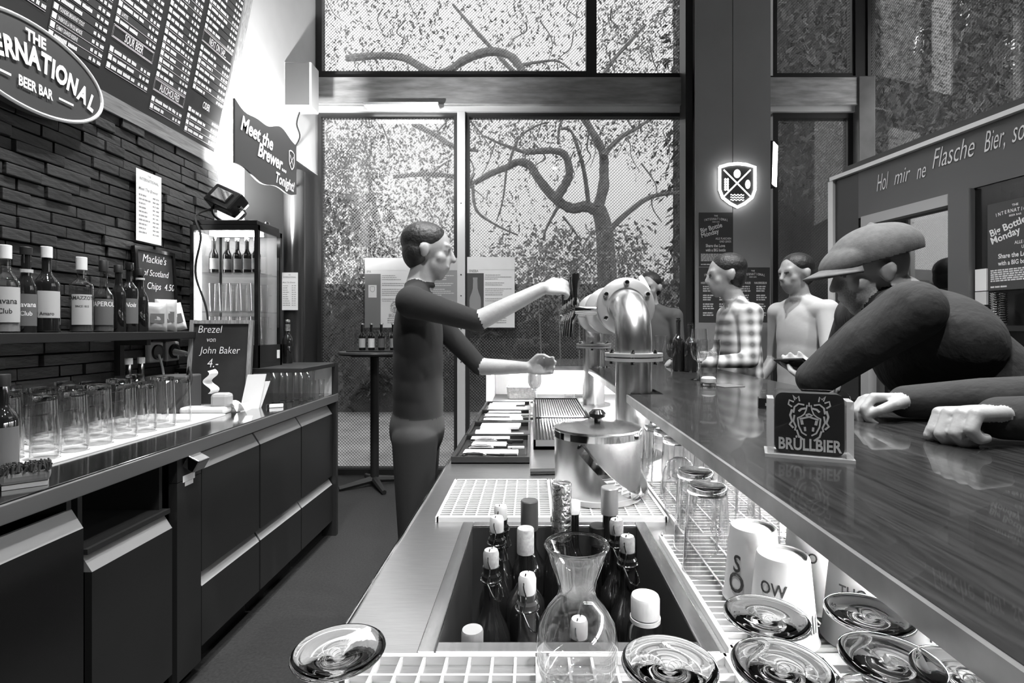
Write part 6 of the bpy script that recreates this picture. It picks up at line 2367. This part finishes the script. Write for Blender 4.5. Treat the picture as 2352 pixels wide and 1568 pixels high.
# ---- neighbour at the bar, only his forearms reach into view
nb_ = thing('person', 'person in dark sweater resting both fists on the bar, body beyond the frame', 'person', (1.62, 1.05, 0))
fg = Fig()
fg.head((1.42, 1.06, 1.70), (-1, .1, -.1), (0, 0, 1))
fg.chain([V(1.44, 1.06, 1.63), V(1.50, 1.06, 1.52)], [.055, .065], 'skin')
fg.cap(V(1.48, .90, 1.43), .075, V(1.48, 1.24, 1.43), .075, 'sweater')
fg.ell(V(1.54, 1.06, 1.33), V(.13, .19, .2), 'sweater')
fg.cap(V(1.56, 1.06, 1.25), .14, V(1.62, 1.06, .95), .145, 'sweater')
fg.chain([V(1.46, 1.25, 1.42), V(1.36, 1.26, 1.30), V(1.24, 1.20, 1.222)], [.075, .065, .054], 'sweater')
fg.chain([V(1.24, 1.20, 1.222), V(1.05, 1.215, 1.218), V(.885, 1.235, 1.208)], [.054, .048, .038], 'sweater')
fg.hand(V(.888, 1.237, 1.212), V(-.9, .12, .0), V(.0, -.25, -1), 1, (.85, 1.0, .7), 1.06, thumb=.7)
fg.chain([V(1.46, .87, 1.42), V(1.38, .84, 1.30), V(1.26, .86, 1.222)], [.075, .065, .054], 'sweater')
fg.chain([V(1.26, .86, 1.222), V(1.05, .93, 1.218), V(.885, .985, 1.212)], [.054, .048, .040], 'sweater')
fg.hand(V(.885, .985, 1.222), V(-.92, -.12, .0), V(0, -.12, -1), -1, (1.05, 1.25, .9), 1.14, thumb=.6)
legs(fg, (1.63, .97, .93), (1.63, 1.15, .93), (1.62, .93, 0), (1.62, 1.19, 0))
feet(fg, [(1.64, .93, 0), (1.64, 1.19, 0)], (-1, 0, 0))
fg.build('body', dict(BASE, sweater=M_sweater), nb_, .0034, 3)
hr = Fig()
hr.ell((1.435, 1.06, 1.745), (.10, .083, .085), 'hair')
hr.build('hair', {'hair': M_hair}, nb_, .008)


def standing(x, y, H, face, label, shirt, arms, hair=True, sk=None, vox=.009, hairm=None, alpha=None, name='person', lean=0.0, headup=(0, 0, 1)):
    """upright figure facing `face` (unit xy); arms: two lists of elbow, wrist, hand direction, palm, curl"""
    t = thing(name, label, 'person', (x, y, 0))
    f = Vector((face[0], face[1], 0)).normalized()
    r = Vector((f.y, -f.x, 0))          # his right hand side
    B = V(x, y, 0)
    k = H / 1.8
    fg = Fig()
    hc = B + f * (.05 + lean) + V(0, 0, H - .125)
    fg.head(hc, f + V(0, 0, -.12), headup, k)
    fg.chain([hc - V(0, 0, .06) - f * .02, B + f * lean * .7 + V(0, 0, 1.50 * k)], [.054, .062], 'skin')
    sl = B + f * lean * .6 - r * .185 * k + V(0, 0, 1.455 * k)
    sr = B + f * lean * .6 + r * .185 * k + V(0, 0, 1.455 * k)
    fg.cap(sl, .066, sr, .066, 'shirt')
    Rt = Matrix((r, f, V(0, 0, 1))).transposed()
    for zz, wx_, dy_, ln_ in ((1.40, .176, .092, .6), (1.31, .170, .106, .5), (1.20, .162, .108, .35), (1.10, .158, .108, .2), (1.02, .156, .108, .1)):
        fg.ell(B + f * (lean * ln_ + .004) + V(0, 0, zz * k), V(wx_, dy_, .24 if zz < 1.39 else .13), 'shirt', Rt)
    for sh_p in (sl, sr):
        fg.cap(B + f * lean * .75 + V(0, 0, 1.52 * k), .055, (sh_p * 2 + B + f * lean + V(0, 0, 1.49 * k)) / 3, .06, 'shirt')
    fg.ell(B + f * (lean * .75 + .01) + V(0, 0, 1.535 * k), V(.068, .068, .018), 'shirt', Rt)
    fg.ell(B + V(0, 0, .93 * k), V(.166, .118, .15), 'trousers', Rt)
    for s, (sh, arm) in enumerate(((sl, arms[0]), (sr, arms[1]))):
        e, w, hd, pn, cu, bare = arm
        e, w = Vector(e), Vector(w)
        fg.chain([sh, (sh + e) / 2, e], [.064, .052, .043], 'shirt')
        fg.chain([e, (e + w) / 2, w], [.042, .036, .027], 'skin' if bare else 'shirt')
        fg.hand(w, hd, pn, -1 if s == 0 else 1, cu, 1.0)
    legs(fg, B - r * .09 + V(0, 0, .9 * k), B + r * .09 + V(0, 0, .9 * k), B - r * .11, B + r * .11)
    feet(fg, [B - r * .11 - f * .04, B + r * .11 - f * .04], f)
    ms = dict(BASE, shirt=shirt)
    if alpha:
        ms = {kk: ghost('%s faint %s' % (kk, label[:12]), vv.node_tree.nodes['Principled BSDF'].inputs['Base Color'].default_value[0], alpha) for kk, vv in ms.items()}
    fg.build('body', ms, t, vox, 7)
    if hair:
        h = Fig()
        Rh = Matrix((r, f, V(0, 0, 1))).transposed()
        h.ell(hc - f * .022 + V(0, 0, .052), V(.086, .100, .080) * k, 'hair', Rh)
        h.ell(hc - f * .05 + V(0, 0, .0), V(.080, .065, .080) * k, 'hair', Rh)
        h.build('hair', {'hair': ghost('faint hair', .015, .7) if alpha else (hairm or M_hair)}, t, .008)
    return t


REST = (.35, .4, .3)
# patron in the checked shirt
standing(1.19, 2.92, 1.80, (-1, .05), 'patron in a checked shirt standing at the bar by the column', M_plaid,
         [((1.12, 2.68, 1.22), (.88, 2.72, 1.205), (-1, .05, -.05), (0, 0, -1), REST, False), ((1.14, 3.18, 1.22), (.92, 3.08, 1.205), (-1, -.1, -.05), (0, 0, -1), REST, False)], lean=.06)
# patron in white
standing(1.66, 3.22, 1.84, (-.9, -.3), 'patron in a pale shirt standing behind the man with the cap', M_shirt,
         [((1.68, 2.95, 1.20), (1.52, 2.92, 1.02), (-.6, 0, -.8), (0, .3, -.3), REST, True), ((1.62, 3.50, 1.18), (1.45, 3.40, 1.0), (-.5, 0, -.8), (0, -.3, -.3), REST, True)])
# patron far away at the window
standing(.96, 4.20, 1.83, (-.6, -1), 'dark-haired patron near the window behind the beer tower', mat('mid grey shirt', .07, .8),
         [((1.15, 4.05, 1.15), (1.05, 3.92, 1.0), (-.3, -.7, -.6), (-1, 0, 0), REST, True), ((.70, 4.25, 1.15), (.66, 4.10, 1.0), (0, -.7, -.6), (1, 0, 0), REST, True)])
# bartender reaching for a tap
standing(-.50, 2.28, 1.84, (1, .1), 'bartender in dark clothes reaching across to a beer tap', mat('bartender shirt', .010, .9),
         [((-.25, 2.50, 1.20), (-.02, 2.42, 1.20), (1, -.1, .1), (0, -1, .1), (.5, .6, .4), True), ((-.22, 2.10, 1.41), (.045, 2.13, 1.545), (1, .1, .12), (0, .8, -.5), (.8, .9, .6), True)],
         vox=.006)
